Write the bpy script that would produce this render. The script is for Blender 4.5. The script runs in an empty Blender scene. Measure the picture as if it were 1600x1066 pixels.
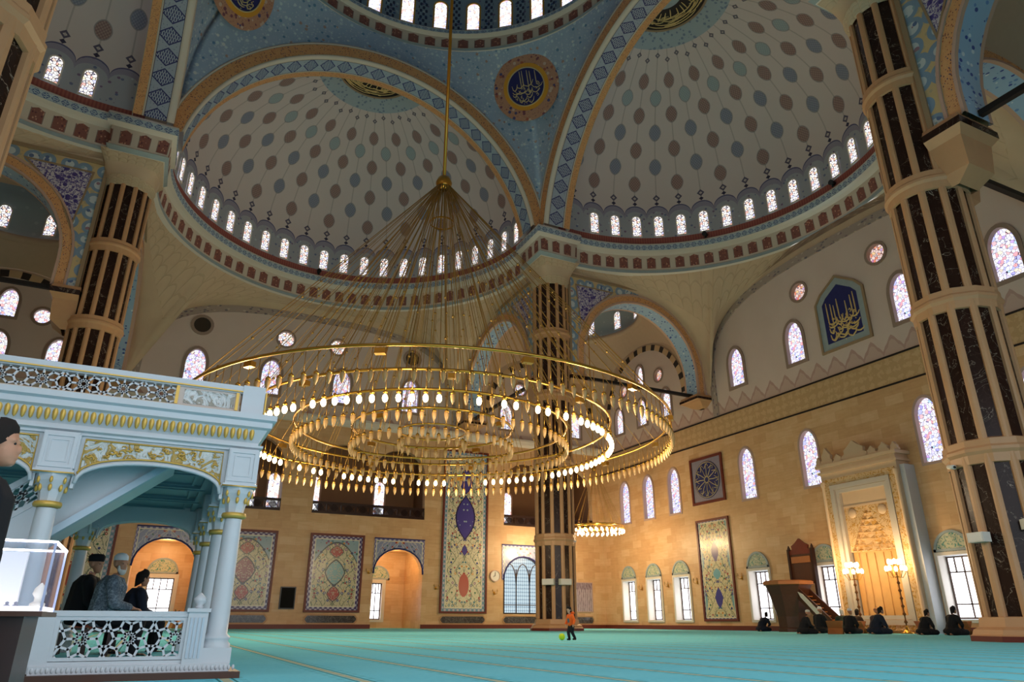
import bpy, math, random
from math import pi, sin, cos, sqrt, radians, atan2, floor
from mathutils import Vector, Matrix
from mathutils.geometry import delaunay_2d_cdt
random.seed(7)
SC = bpy.context.scene
COL = SC.collection

# ------------------------------------------------------------------ node graphs
def hx(h, k=1.0):
    h = h.lstrip('#')
    c = [int(h[i:i+2], 16)/255 for i in (0, 2, 4)]
    return tuple((x/12.92 if x <= .04045 else ((x+.055)/1.055)**2.4)*k for x in c) + (1,)

class S:
    def __init__(s, g, k): s.g = g; s.k = k
    def __add__(s, o): return s.g.f('ADD', s, o)
    __radd__ = __add__
    def __sub__(s, o): return s.g.f('SUBTRACT', s, o)
    def __rsub__(s, o): return s.g.f('SUBTRACT', o, s)
    def __mul__(s, o): return s.g.f('MULTIPLY', s, o)
    __rmul__ = __mul__
    def __truediv__(s, o): return s.g.f('DIVIDE', s, o)
    def lt(s, o): return s.g.f('LESS_THAN', s, o)
    def gt(s, o): return s.g.f('GREATER_THAN', s, o)
    def fr(s): return s.g.f('FRACT', s)
    def fl(s): return s.g.f('FLOOR', s)
    def ab(s): return s.g.f('ABSOLUTE', s)
    def sq(s): return s.g.f('MULTIPLY', s, s)
    def sin(s): return s.g.f('SINE', s)
    def cos(s): return s.g.f('COSINE', s)
    def rt(s): return s.g.f('SQRT', s)
    def mx(s, o): return s.g.f('MAXIMUM', s, o)
    def mn(s, o): return s.g.f('MINIMUM', s, o)
    def mod(s, o): return s.g.f('FLOORED_MODULO', s, o)

class G:
    def __init__(s, name, rough=.6, metal=0, spec=.4):
        s.m = bpy.data.materials.new(name); s.m.use_nodes = True
        s.nt = s.m.node_tree; s.b = s.nt.nodes['Principled BSDF']
        s.set('Roughness', rough); s.set('Metallic', metal); s.set('Specular IOR Level', spec)
        s._uv = s._pos = None
    def put(s, sock, v):
        if isinstance(v, S): s.nt.links.new(v.k, sock)
        elif hasattr(v, 'is_output'): s.nt.links.new(v, sock)
        else:
            if isinstance(v, tuple) and len(v) == 3 and sock.type == 'RGBA': v = v + (1,)
            sock.default_value = v
    def set(s, n, v): s.put(s.b.inputs[n], v)
    def f(s, op, *a):
        n = s.nt.nodes.new('ShaderNodeMath'); n.operation = op
        for i, x in enumerate(a): s.put(n.inputs[i], x)
        return S(s, n.outputs[0])
    def sep(s, o):
        n = s.nt.nodes.new('ShaderNodeSeparateXYZ'); s.put(n.inputs[0], o)
        return [S(s, q) for q in n.outputs]
    def comb(s, x, y, z=0.0):
        n = s.nt.nodes.new('ShaderNodeCombineXYZ')
        for i, q in enumerate((x, y, z)): s.put(n.inputs[i], q)
        return S(s, n.outputs[0])
    def uv(s):
        if not s._uv:
            n = s.nt.nodes.new('ShaderNodeTexCoord'); s._uvs = S(s, n.outputs['UV']); s._uv = s.sep(s._uvs)[:2]
        return s._uv
    def pos(s):
        if not s._pos:
            n = s.nt.nodes.new('ShaderNodeNewGeometry'); s._poss = S(s, n.outputs['Position']); s._pos = s.sep(s._poss)
        return s._pos
    def P(s): s.pos(); return s._poss
    def obj(s):
        n = s.nt.nodes.new('ShaderNodeTexCoord'); return S(s, n.outputs['Object'])
    def noise(s, vec, scale, detail=3, rough=.5, dist=0):
        n = s.nt.nodes.new('ShaderNodeTexNoise'); s.put(n.inputs['Vector'], vec)
        n.inputs['Scale'].default_value = scale; n.inputs['Detail'].default_value = detail
        n.inputs['Roughness'].default_value = rough; n.inputs['Distortion'].default_value = dist
        return S(s, n.outputs[0])
    def vor(s, vec, scale, feature='F1', rnd=1.0):
        n = s.nt.nodes.new('ShaderNodeTexVoronoi'); n.feature = feature; s.put(n.inputs['Vector'], vec)
        n.inputs['Scale'].default_value = scale; n.inputs['Randomness'].default_value = rnd
        if feature == 'DISTANCE_TO_EDGE': return S(s, n.outputs[0])
        return S(s, n.outputs['Distance']), s.sep(S(s, n.outputs['Color']))
    def white(s, vec):
        n = s.nt.nodes.new('ShaderNodeTexWhiteNoise'); n.noise_dimensions = '3D'; s.put(n.inputs['Vector'], vec)
        return S(s, n.outputs['Value'])
    def mix(s, fac, a, b):
        n = s.nt.nodes.new('ShaderNodeMix'); n.data_type = 'RGBA'
        s.put(n.inputs[0], fac); s.put(n.inputs[6], a); s.put(n.inputs[7], b)
        return S(s, n.outputs[2])
    def ramp(s, fac, stops, const=False):
        n = s.nt.nodes.new('ShaderNodeValToRGB'); s.put(n.inputs[0], fac); r = n.color_ramp
        if const: r.interpolation = 'CONSTANT'
        while len(r.elements) < len(stops): r.elements.new(.5)
        for e, (p, c) in zip(r.elements, stops): e.position = p; e.color = c
        return S(s, n.outputs[0])
    def bump(s, h, strength=.3, dist=.05):
        n = s.nt.nodes.new('ShaderNodeBump'); n.inputs['Strength'].default_value = strength
        n.inputs['Distance'].default_value = dist; s.put(n.inputs['Height'], h)
        s.put(s.b.inputs['Normal'], S(s, n.outputs[0]))
    def col(s, c): s.set('Base Color', c); return s
    def emit(s, c, k): s.set('Emission Color', c); s.set('Emission Strength', k); return s

MATS = {}
def plain(name, h, rough=.6, metal=0, var=.0, scale=3, spec=.4):
    if name in MATS: return MATS[name]
    g = G(name, rough, metal, spec)
    c = hx(h)
    if var:
        n = g.noise(g.obj(), scale, 4)
        g.col(g.mix(n, tuple(x*(1-var) for x in c[:3])+(1,), tuple(min(1, x*(1+var)) for x in c[:3])+(1,)))
    else: g.col(c)
    MATS[name] = g.m; return g.m
def glow(name, h, k, base='#ffffff'):
    if name in MATS: return MATS[name]
    g = G(name); g.col(hx(base)); g.emit(hx(h), k); MATS[name] = g.m; return g.m

# ------------------------------------------------------------------ mesh builder
class MB:
    def __init__(s): s.v = []; s.uv = []; s.f = []; s.mt = []; s.sm = []
    def vt(s, p, uv=(0, 0)): s.v.append(tuple(p)); s.uv.append(uv); return len(s.v)-1
    def fc(s, idx, m=0, sm=False): s.f.append(tuple(idx)); s.mt.append(m); s.sm.append(sm)
    def quad(s, pts, m=0, uvs=None, sm=False):
        s.fc([s.vt(p, uvs[i] if uvs else (0, 0)) for i, p in enumerate(pts)], m, sm)
    def grid(s, P, UV=None, m=0, sm=True, flip=False, mrow=None):
        nr, nc = len(P), len(P[0]); b = len(s.v)
        for i in range(nr):
            for j in range(nc): s.vt(P[i][j], UV[i][j] if UV else (j/(nc-1), i/(nr-1)))
        for i in range(nr-1):
            for j in range(nc-1):
                q = [b+i*nc+j, b+i*nc+j+1, b+(i+1)*nc+j+1, b+(i+1)*nc+j]
                s.fc(q[::-1] if flip else q, mrow[i] if mrow else m, sm)
    def box(s, lo, hi, m=0, M=None):
        x0, y0, z0 = lo; x1, y1, z1 = hi
        P = [Vector(p) for p in ((x0,y0,z0),(x1,y0,z0),(x1,y1,z0),(x0,y1,z0),(x0,y0,z1),(x1,y0,z1),(x1,y1,z1),(x0,y1,z1))]
        if M: P = [M @ p for p in P]
        b = len(s.v)
        for p in P: s.vt(p)
        for q in ((3,2,1,0),(4,5,6,7),(0,1,5,4),(1,2,6,5),(2,3,7,6),(3,0,4,7)): s.fc([b+i for i in q], m)
    def beam(s, a, b, w, h, m=0, up=(0, 0, 1)):
        a, b = Vector(a), Vector(b); d = (b-a); L = d.length
        if L < 1e-6: return
        d /= L; u = Vector(up); r = d.cross(u)
        if r.length < 1e-4: r = d.cross(Vector((1, 0, 0)))
        r.normalize(); u = r.cross(d)
        M = Matrix((( d.x, r.x, u.x, a.x), (d.y, r.y, u.y, a.y), (d.z, r.z, u.z, a.z), (0, 0, 0, 1)))
        s.box((0, -w/2, -h/2), (L, w/2, h/2), m, M)
    def tube(s, pts, r, n=6, m=0, closed=False, caps=True, sm=True):
        pts = [Vector(p) for p in pts]; N = len(pts); b = len(s.v)
        rr = r if hasattr(r, '__len__') else [r]*N
        ref = None
        for i in range(N):
            if closed: t = pts[(i+1) % N]-pts[i-1]
            else: t = pts[min(i+1, N-1)]-pts[max(i-1, 0)]
            t.normalize()
            if ref is None:
                ref = t.cross(Vector((0, 0, 1)))
                if ref.length < .05: ref = t.cross(Vector((1, 0, 0)))
            ref = (ref - t*ref.dot(t)).normalized(); q = t.cross(ref)
            for k in range(n):
                a = 2*pi*k/n
                s.vt(pts[i]+(ref*cos(a)+q*sin(a))*rr[i], (i, k/n))
        for i in range(N if closed else N-1):
            for k in range(n):
                i2 = (i+1) % N
                s.fc((b+i*n+k, b+i*n+(k+1) % n, b+i2*n+(k+1) % n, b+i2*n+k), m, sm)
        if caps and not closed:
            s.fc([b+k for k in range(n)][::-1], m); s.fc([b+(N-1)*n+k for k in range(n)], m)
    def lathe(s, prof, c=(0, 0, 0), n=16, m=0, a0=0, a1=2*pi, sm=True, mrow=None, uvu=1.0):
        full = abs(a1-a0-2*pi) < 1e-6
        P = []; U = []
        for (r, z) in prof:
            P.append([(c[0]+r*cos(a0+(a1-a0)*k/n), c[1]+r*sin(a0+(a1-a0)*k/n), c[2]+z) for k in range(n+1)])
            U.append([(uvu*k/n, z) for k in range(n+1)])
        s.grid(P, U, m, sm, mrow=mrow)
    def ball(s, c, r, n=10, m=0):
        if not hasattr(r, '__len__'): r = (r, r, r)
        P = [[(c[0]+r[0]*sin(pi*i/(n//2+2))*cos(2*pi*k/n), c[1]+r[1]*sin(pi*i/(n//2+2))*sin(2*pi*k/n), c[2]-r[2]*cos(pi*i/(n//2+2))) for k in range(n+1)] for i in range(n//2+3)]
        s.grid(P, None, m, True)
    def poly(s, pts, m=0, uvs=None): s.fc([s.vt(p, uvs[i] if uvs else (0, 0)) for i, p in enumerate(pts)], m)
    def prism(s, loop, to3, d0, d1, m=0, mside=None, uvo=(0, 0)):
        A = [to3(u, v, d0) for u, v in loop]; B = [to3(u, v, d1) for u, v in loop]
        uv = [(u-uvo[0], v-uvo[1]) for u, v in loop]
        s.poly(A, m, uv); s.poly(B[::-1], m, uv[::-1])
        n = len(loop)
        for i in range(n):
            j = (i+1) % n; s.quad([A[j], A[i], B[i], B[j]], m if mside is None else mside, [uv[j], uv[i], uv[i], uv[j]])
    def ring2(s, outer, inner, to3, d0, d1, m=0):
        "a flat frame between two loops with equal point counts, d0 (front) to d1"
        n = len(outer)
        for i in range(n):
            j = (i+1) % n
            a, b, c, e = outer[i], outer[j], inner[j], inner[i]
            s.quad([to3(*a, d0), to3(*b, d0), to3(*c, d0), to3(*e, d0)], m, [a, b, c, e])
            s.quad([to3(*e, d0), to3(*c, d0), to3(*c, d1), to3(*e, d1)], m, [e, c, c, e])
            s.quad([to3(*b, d0), to3(*a, d0), to3(*a, d1), to3(*b, d1)], m, [b, a, a, b])
    def build(s, name, mats, parent=None, sm_angle=None):
        me = bpy.data.meshes.new(name)
        off = Vector((0, 0, 0)); own = None
        if parent is not None and not parent.get('_w') is None: pass
        if parent is not None:
            q = parent
            while q is not None: off += q.location; q = q.parent
        me.from_pydata([tuple(Vector(p)-off) for p in s.v], [], s.f)
        if not isinstance(mats, (list, tuple)): mats = [mats]
        for m in mats: me.materials.append(m)
        ul = me.uv_layers.new(name='UVMap')
        flat = []
        for p in me.polygons:
            for li in p.loop_indices: flat += s.uv[me.loops[li].vertex_index]
        ul.data.foreach_set('uv', flat)
        me.polygons.foreach_set('material_index', s.mt)
        me.polygons.foreach_set('use_smooth', s.sm)
        me.update()
        o = bpy.data.objects.new(name, me); COL.objects.link(o)
        if parent is not None: o.parent = parent
        return o

def rebase(o):
    "move a mesh object's origin to the middle of its base"
    V = [v.co for v in o.data.vertices]
    lo = [min(v[i] for v in V) for i in range(3)]; hi = [max(v[i] for v in V) for i in range(3)]
    c = Vector(((lo[0]+hi[0])/2, (lo[1]+hi[1])/2, lo[2]))
    o.data.transform(Matrix.Translation(-c)); o.location = o.location + c
    return o
def tag(o, label, cat, group=None, kind=None):
    o['label'] = label; o['category'] = cat
    if group: o['group'] = group
    if kind: o['kind'] = kind
    return o
def thing(name, loc, label, cat, group=None):
    o = bpy.data.objects.new(name, None); COL.objects.link(o); o.location = loc; o.empty_display_size = .2
    return tag(o, label, cat, group)
def struct(o): o['kind'] = 'structure'; return o
def dup(o, parent=None, label=None):
    c = o.copy(); COL.objects.link(c); c.parent = parent
    for ch in list(o.children): dup(ch, c)
    if label: c['label'] = label
    return c

# plan helpers: a wall seen as (u, z, depth into the wall)
XR, YL = 29.5, 31.0
def onR(u, z, d=0.0): return (XR+d, u, z)
def onL(u, z, d=0.0): return (u, YL+d, z)

def rect(u0, z0, u1, z1): return [(u0, z0), (u1, z0), (u1, z1), (u0, z1)]
def pointed(u, z0, w, h, k=.62, n=7):
    "pointed arch loop standing on z0"
    zs = z0+h-k*w*1.25; R = w*.5; out = [(u-R, z0), (u+R, z0)]
    H = z0+h-zs
    for i in range(n+1):
        t = i/n; out.append((u+R*(cos(t*pi/2)**.9), zs+H*(.86*sin(t*pi/2)+.14*t)))
    for i in range(n-1, -1, -1):
        t = i/n; out.append((u-R*(cos(t*pi/2)**.9), zs+H*(.86*sin(t*pi/2)+.14*t)))
    return out
def rounded(u, z0, w, h, n=12):
    zs = z0+h-w/2
    return [(u-w/2, z0), (u+w/2, z0)]+[(u+w/2*cos(pi*i/n), zs+w/2*sin(pi*i/n)) for i in range(n+1)]
def circle(u, z, r, n=20): return [(u+r*cos(2*pi*i/n), z+r*sin(2*pi*i/n)) for i in range(n)]
def shrink(loop, d):
    "offset a counter-clockwise loop inwards by d"
    n = len(loop); out = []
    for i in range(n):
        p0, p, p1 = Vector(loop[i-1]), Vector(loop[i]), Vector(loop[(i+1) % n])
        a = (p-p0); b = (p1-p)
        if a.length < 1e-6: a = b
        if b.length < 1e-6: b = a
        a.normalize(); b.normalize()
        na = Vector((-a.y, a.x)); nb = Vector((-b.y, b.x)); m = na+nb
        if m.length < 1e-6: m = na
        m.normalize(); out.append(tuple(p+m*d/max(.35, m.dot(na))))
    return out
def inpoly(p, loop):
    x, y = p; c = False; n = len(loop)
    for i in range(n):
        (x1, y1), (x2, y2) = loop[i], loop[i-1]
        if (y1 > y) != (y2 > y) and x < (x2-x1)*(y-y1)/(y2-y1)+x1: c = not c
    return c
def holed(mb, outline, holes, to3, m=0, flip=False):
    pts = []; ed = []
    for L in [outline]+holes:
        b = len(pts); pts += [Vector(p) for p in L]; ed += [(b+i, b+(i+1) % len(L)) for i in range(len(L))]
    V, _, F, *_ = delaunay_2d_cdt(pts, ed, [], 0, 1e-5)
    b = len(mb.v)
    for p in V: mb.vt(to3(p.x, p.y), (p.x, p.y))
    for t in F:
        c = sum((V[i] for i in t), Vector((0, 0)))/len(t)
        if inpoly(c, outline) and not any(inpoly(c, h) for h in holes):
            mb.fc([b+i for i in (reversed(t) if flip else t)], m)
def reveal(mb, loop, to3, d, m=0):
    n = len(loop)
    for i in range(n):
        a, b = loop[i], loop[(i+1) % n]
        mb.quad([to3(*a, 0), to3(*b, 0), to3(*b, d), to3(*a, d)], m)
# ------------------------------------------------------------------ materials
def m_stone():
    g = G('honey_stone', .38, spec=.35); x, y, z = g.pos(); u = x+y
    row = (z/.62).fl(); cx = (u/1.25+row*.5); c = cx.fl()
    rnd = g.white(g.comb(c, row, 3.0)); n = g.noise(g.P(), 1.4, 5, .6); n2 = g.noise(g.comb(u, z*6.0), 1.1, 4)
    t = rnd*.3+n*.35+n2*.4
    col = g.ramp(t, [(.2, hx('#c4966a')), (.5, hx('#d3a97c')), (.8, hx('#e0bd94'))])
    jz = ((z/.62).fr()-.5).ab().gt(.485); ju = (cx.fr()-.5).ab().gt(.492)
    g.col(g.mix(jz.mx(ju)*.2, col, hx('#9c7a56'))); MATS['stone'] = g.m
m_stone()
def m_plaster():
    g = G('pale_plaster', .8); x, y, z = g.pos(); u = x+y
    n = g.noise(g.P(), .5, 3)
    base = g.mix(n, hx('#ccb8ae'), hx('#d8c6bd'))
    tri = ((u/1.45).fr()-.5).ab()*2.0
    h = (1.0-tri)*.95+.12; w = z-16.35
    small = ((u/.36).fr()-.5).ab()*.25
    inside = w.lt(h+small*.5); inner = w.lt(h-.3+small)
    c = g.mix(inside, base, hx('#b8988e')); c = g.mix(inner, c, hx('#c6aa9e'))
    g.col(c); MATS['plaster'] = g.m
m_plaster()
def m_frieze():
    g = G('carved_frieze', .6); x, y, z = g.pos(); u = x+y
    v = (z-14.3)/1.75
    w = g.noise(g.comb(u*1.2, z*1.1), 2.3, 5, .65, 1.2)
    s2 = ((u*9.5+g.noise(g.comb(u*2.0, z*2.0), 1.6, 2)*10.0).sin()+(z*11.0+w*9.0).sin())*.5
    m = s2.gt(.12)
    g.col(g.mix(m*.4, hx('#c4a074'), hx('#e0bf94'))); g.bump(m, .5, .06); MATS['frieze'] = g.m
m_frieze()
plain('cream_stone', '#c2946c', .38, var=.08, scale=2.2, spec=.3)
plain('cream_dome', '#c0a68e', .75, var=.06)
plain('pink_cream', '#c2a090', .6, var=.05)
plain('white_trim', '#d8cfc4', .6)
def m_marble():
    g = G('dark_marble', .24, spec=.2); P = g.obj()
    n = g.noise(P, .9, 5, .55, 1.2); v1 = (n-.5).ab(); n2 = g.noise(P, 2.6, 4, .55, .8); v2 = (n2-.56).ab()
    base = g.mix(g.noise(P, .8, 3), hx('#170c0a'), hx('#3a241d'))
    c = g.mix(v1.lt(.0028)*.6, base, hx('#b9a794')); c = g.mix(v2.lt(.004)*.25, c, hx('#8d7565'))
    g.col(c); MATS['marble'] = g.m
m_marble()
def m_greymarble():
    g = G('grey_veined_marble', .15, spec=.5); P = g.obj()
    n = g.noise(P, 2.2, 6, .65, 1.8); v = (n-.5).ab()
    g.col(g.ramp(v, [(0, hx('#8d8480')), (.02, hx('#453d3d')), (.3, hx('#2a2426'))])); MATS['greymarble'] = g.m
m_greymarble()
def m_carpet():
    g = G('turquoise_carpet', .95, spec=.05); x, y, z = g.pos()
    t = ((x+7.95)/1.15); d = (t.fr()-.5).ab()          # line where fract is 0
    e = .5-d
    n = g.noise(g.P(), 14, 3); nn = g.noise(g.P(), .6, 2)
    base = g.mix(n*.5+nn*.5, hx('#5cc8e0'), hx('#8ae6f4'))
    dash = ((y*2.4).fr()).gt(.15)
    c = g.mix(e.lt(.038), base, g.mix(dash, hx('#8fb6a8'), hx('#c3c6a8')))
    c = g.mix((e-.062).ab().lt(.010), c, hx('#2c878d'))
    side = ((e-.13).ab().lt(.03)) * (((y*3.1).fr()-.5).ab().lt(.3))
    c = g.mix(side*.22, c, hx('#2f8d90'))
    g.col(c); g.bump(g.noise(g.P(), 60, 2), .25, .02); MATS['carpet'] = g.m
m_carpet()

def diamonds(name, bg, fg, edge, pitch=1.0, rough=.6, extra=None, fine=6.0):
    "band pattern on uv: u runs along in metres / width, v 0..1 across"
    g = G(name, rough); u, v = g.uv()
    a = ((u*pitch).fr()-.5).ab(); b = (v-.5).ab()
    d = a+b*.85
    lat = (((u*pitch*fine).sin())*((v*fine*6.283/2).sin())).gt(.12)
    m = d.lt(.42)*lat; ring = (d-.42).ab().lt(.035)
    c = g.mix(m, hx(bg), hx(fg)); c = g.mix(ring, c, hx(fg))
    n = g.vor(g.comb(u*6.0, v*6.0), 1.6)[0]
    c = g.mix(n.lt(.22)*.5, c, hx(fg))
    c = g.mix(b.gt(.43), c, hx(edge)); c = g.mix((b-.43).ab().lt(.012), c, hx('#3c3550'))
    g.col(c); MATS[name] = g.m; return g.m
diamonds('blue_band', '#9fb2c4', '#33407c', '#c9c0b0', 1.0, fine=20)
diamonds('violet_band', '#a3adc0', '#34366f', '#c9c0b4', 1.0, fine=20)
diamonds('cornice_band', '#b4c4cc', '#39508a', '#cfd6d8', 2.2, fine=8)
def m_orange():
    g = G('orange_band', .65); u, v = g.uv()
    d, rc = g.vor(g.comb(u*5.0, v*3.2), 1.7)
    d2, r2 = g.vor(g.comb(u*5.0+.4, v*3.2+7.0), 3.4)
    c = g.mix(g.noise(g.comb(u, v), 3, 3), hx('#cf9360'), hx('#e0ac78'))
    c = g.mix(d.lt(.26), c, g.ramp(rc[0], [(0, hx('#6b3f44')), (.4, hx('#3f4166')), (.7, hx('#9d4f3c'))], True))
    c = g.mix(d2.lt(.2)*.6, c, hx('#7d5548'))
    e = (v-.5).ab(); c = g.mix(e.gt(.455), c, hx('#a9a48c'))
    g.col(c); MATS['orange_band'] = g.m
m_orange()
def m_pend():
    g = G('pendentive_blue', .65); P = g.P()
    d, rc = g.vor(P, 2.3); e = g.vor(P, 1.15, 'DISTANCE_TO_EDGE'); d3, _ = g.vor(P, 4.2)
    c = g.mix(g.noise(P, 1.2, 3), hx('#93a8c4'), hx('#a7b9d0'))
    c = g.mix(e.lt(.02)*.25, c, hx('#a9c0c8'))
    c = g.mix(d.lt(.27)*.8, c, g.ramp(rc[0], [(0, hx('#c6d8dc')), (.45, hx('#4a7aa6')), (.75, hx('#a9826f')), (.88, hx('#d9dedb'))], True))
    c = g.mix(d3.lt(.27)*.5, c, hx('#c9d4da'))
    g.col(c); MATS['pend'] = g.m
m_pend()
def m_semi():
    g = G('semi_dome_plaster', .8); u, v = g.uv()
    # v: metres up the surface from the cornice shelf, u: window bay number
    col = u.fl(); par = col.mod(2.0); fx = u.fr()-.5
    wid = (((v-3.0).mx(0.0)*.08).cos()).mx(.12)*1.83
    dx = fx*wid
    vv = (v-4.2)/2.8+par*.5; row = vv.fl(); dy = (vv.fr()-.5)*2.8
    hw = (wid*.40).mn(.50)
    q = (dx/hw).ab(); rr = (q.sq()+(dy/.66).sq()).rt()+ (q*(dy/.72).ab())*.12
    med = rr.lt(1.0)
    alt = (row+col*.5).fl().mod(2.0); pick = g.white(g.comb(row, par, 2.0))
    fine = (((dx*30.0).sin())*((dy*26.0).sin())).gt(.05)
    brown = g.mix(fine*.6, hx('#8a6f6c'), hx('#ae968f')); teal = g.mix(fine*.5, hx('#93a0a6'), hx('#afb6ba'))
    grey = g.mix(fine*.5, hx('#7b7f93'), hx('#a3a6b0'))
    mc = g.mix(par.gt(.5), brown, g.mix(pick.gt(.55), teal, grey))
    base = hx('#cbbebb')
    c = g.mix((dx.ab().lt(.05))*.55, base, hx('#98908c'))
    zone = (v.gt(4.2+par*1.4))*(v.lt(15.4-par*1.4))
    c = g.mix(med*zone, c, mc); c = g.mix(((rr-1.0).ab().lt(.08))*zone*.7, c, hx('#8f8a8c'))
    # star row above the windows
    s1 = (dx.ab()+(v-4.35).ab()); st = (s1-.22).ab().lt(.09)
    c = g.mix(st, c, hx('#5a5468'))
    st2 = ((dx.ab()+(v-15.7-par*.4).ab())-.17).ab().lt(.08); c = g.mix(st2, c, hx('#6a6470'))
    # tiled zone round the windows
    top = 2.75+((1.0-(fx*2.0).sq()).mx(0.0)).rt()*.85
    tile = v.lt(top)
    dd, rc = g.vor(g.comb(u*3.0, v*1.7), 1.5)
    tc = g.mix(dd.lt(.25), hx('#a3a6ae'), g.ramp(rc[0], [(0, hx('#6d7696')), (.5, hx('#7d6a86')), (.8, hx('#b2bfc4'))], True))
    arch = (v-(top-.28)).ab().lt(.2); tc = g.mix(arch, tc, hx('#938ea0'))
    c = g.mix(tile, c, tc); c = g.mix(((v-top).ab().lt(.06)), c, hx('#5d5a7c'))
    c = g.mix((dx.ab()+(v-3.85).ab()*1.2).lt(.2), c, hx('#37324c'))
    c = g.mix(v.lt(.62), c, g.mix(((u*9.0).fr()).lt(.5), hx('#9a5a50'), hx('#8a4a46')))
    # blue ring round the crown disc
    rg = v.gt(16.6); d4, r4 = g.vor(g.comb(u*1.4, v*2.0), 1.3)
    c = g.mix(rg, c, g.mix(d4.lt(.3), hx('#9dabb4'), hx('#77869c')))
    g.col(c); MATS['semi'] = g.m
m_semi()
def m_drum():
    g = G('drum_tiles', .6); u, v = g.uv()
    fx = (u.fr()-.5).ab()
    d, rc = g.vor(g.comb(u*4.0, v*1.6), 1.6)
    c = g.mix(d.lt(.28), hx('#8294a4'), g.ramp(rc[0], [(0, hx('#475b88')), (.5, hx('#a9b5bb')), (.8, hx('#6b5f80'))], True))
    lat = (((u*38.0).sin())*((v*9.0).sin())).gt(.1)
    c = g.mix(fx.gt(.36)*lat, c, hx('#2f3350')); g.col(c); MATS['drum'] = g.m
m_drum()
def m_red():
    g = G('brick_red_panel', .7); u, v = g.uv()
    a = (u.fr()-.5).ab(); inside = a.lt(.32)*(v.gt(.1))*(v.lt(.9-a*.45))
    d, rc = g.vor(g.comb(u*5.0, v*4.0), 1.5)
    red = g.mix(d.lt(.3), hx('#87564e'), g.ramp(rc[0], [(0, hx('#c9977f')), (.5, hx('#5f3540')), (.8, hx('#b7765f'))], True))
    c = g.mix(inside, hx('#cfc2b3'), red); c = g.mix(((a-.30).ab().lt(.02))*v.gt(.1)*v.lt(.8), c, hx('#8c7a72'))
    g.col(c); MATS['redpanel'] = g.m
m_red()
def m_squinch():
    g = G('squinch_stone', .75); u, v = g.uv()
    # shallow scalloped niches in rows
    a = (u*22.0); fx = (a.fr()-.5)
    r = (fx.sq()*4.0).mn(1.0); row = (v*5.5+r*.35).fr()
    h = row*(1.0-r*.6)
    zone = (v.gt(.55))
    c = g.mix(g.noise(g.P(), .9, 4), hx('#c0a58a'), hx('#d0b89c'))
    edge = (row.lt(.10)).mx(fx.ab().gt(.46))*zone
    g.col(g.mix(edge*.28, c, hx('#9c8468'))); g.bump(h*zone, .9, .25); MATS['squinch'] = g.m
m_squinch()
def m_spandrel():
    g = G('spandrel_tiles', .5); u, v = g.uv()
    d, rc = g.vor(g.comb(u, v), 1.05, rnd=.35); d2, r2 = g.vor(g.comb(u, v), 2.6)
    c = g.mix(d2.lt(.3)*.5, hx('#c9b184'), hx('#9a9a8a'))
    ring = (d-.40).ab().lt(.10); c = g.mix(d.lt(.46), c, hx('#c3ccd0')); c = g.mix(ring, c, hx('#7f97b0'))
    fl = (d.lt(.34))*d2.lt(.34); c = g.mix(fl, c, g.ramp(r2[0], [(0, hx('#5a6f9a')), (.5, hx('#8aa7b4')), (.8, hx('#9a7a86'))], True))
    g.col(c); MATS['spandrel'] = g.m
    g = G('purple_tiles', .5); u, v = g.uv()
    d, rc = g.vor(g.comb(u, v), 2.4); n = g.noise(g.comb(u, v), 5, 3, .5, 1)
    c = g.mix(d.lt(.33), hx('#c9c2cc'), hx('#40347a')); c = g.mix((n-.5).ab().lt(.05), c, hx('#55478c'))
    g.col(c); MATS['purple'] = g.m
    g = G('soffit_blue_tiles', .5); u, v = g.uv()
    d, rc = g.vor(g.comb(u*1.3, v*1.6), 3.2)
    c = g.mix(d.lt(.3), hx('#9db9d4'), g.ramp(rc[0], [(0, hx('#3a4f9a')), (.5, hx('#6c8fc4')), (.8, hx('#d5dfe6'))], True))
    e = (v-.5).ab(); c = g.mix(e.gt(.40), c, hx('#c9a18a'))
    g.col(c); MATS['soffit'] = g.m
    g = G('tympanum_border', .6); u, v = g.uv()
    d, rc = g.vor(g.comb(u*1.0, v*1.2), 2.4)
    c = g.mix(d.lt(.32), hx('#a8988f'), g.ramp(rc[0], [(0, hx('#6d6672')), (.5, hx('#c3b6aa')), (.8, hx('#86707a'))], True))
    g.col(c); MATS['tymband'] = g.m
    g = G('dome_blue_grey', .7); P = g.P(); d, rc = g.vor(P, 1.6)
    g.col(g.mix(d.lt(.22)*.5, hx('#98a1a8'), hx('#b3b9bc'))); MATS['bluegrey'] = g.m
m_spandrel()
def vous():
    g = G('banded_voussoirs', .5); u, v = g.uv()
    g.col(g.mix((u.fr()).lt(.42), hx('#c9ab86'), hx('#2b2320'))); MATS['vous'] = g.m
vous()

def stained(name, tint, k, cell=5.0, lead=.05, border=True, amber=0.0):
    g = G(name, .2); u, v = g.uv(); P = g.comb(u, v)
    d, rc = g.vor(P, cell); e = g.vor(P, cell, 'DISTANCE_TO_EDGE')
    stops = [(0, '#ffffff'), (.42, '#d8d4ff'), (.46, '#f3f6ff'), (.58, '#a9b8ff'), (.66, '#c08adf'), (.73, '#ffb49a'), (.79, '#9fe2ea'), (.86, '#ff8d6a'), (.9, '#fff0b0'), (.95, '#7f7fe0')]
    c = g.ramp(rc[0], [(p, hx(h)) for p, h in stops], True)
    c = g.mix(.38, c, hx(tint))
    d2, r2 = g.vor(P, cell*2.3); c = g.mix(d2.lt(.2), c, g.ramp(r2[1], [(0, hx('#5a63d8')), (.4, hx('#e07a5a')), (.7, hx('#ffffff'))], True))
    if amber: c = g.mix(v.gt(amber), c, hx('#ffb257'))
    c = g.mix(e.lt(lead), c, hx('#2a2438'))
    g.col(hx('#20202a')); g.emit(c, k); MATS[name] = g.m
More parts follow.
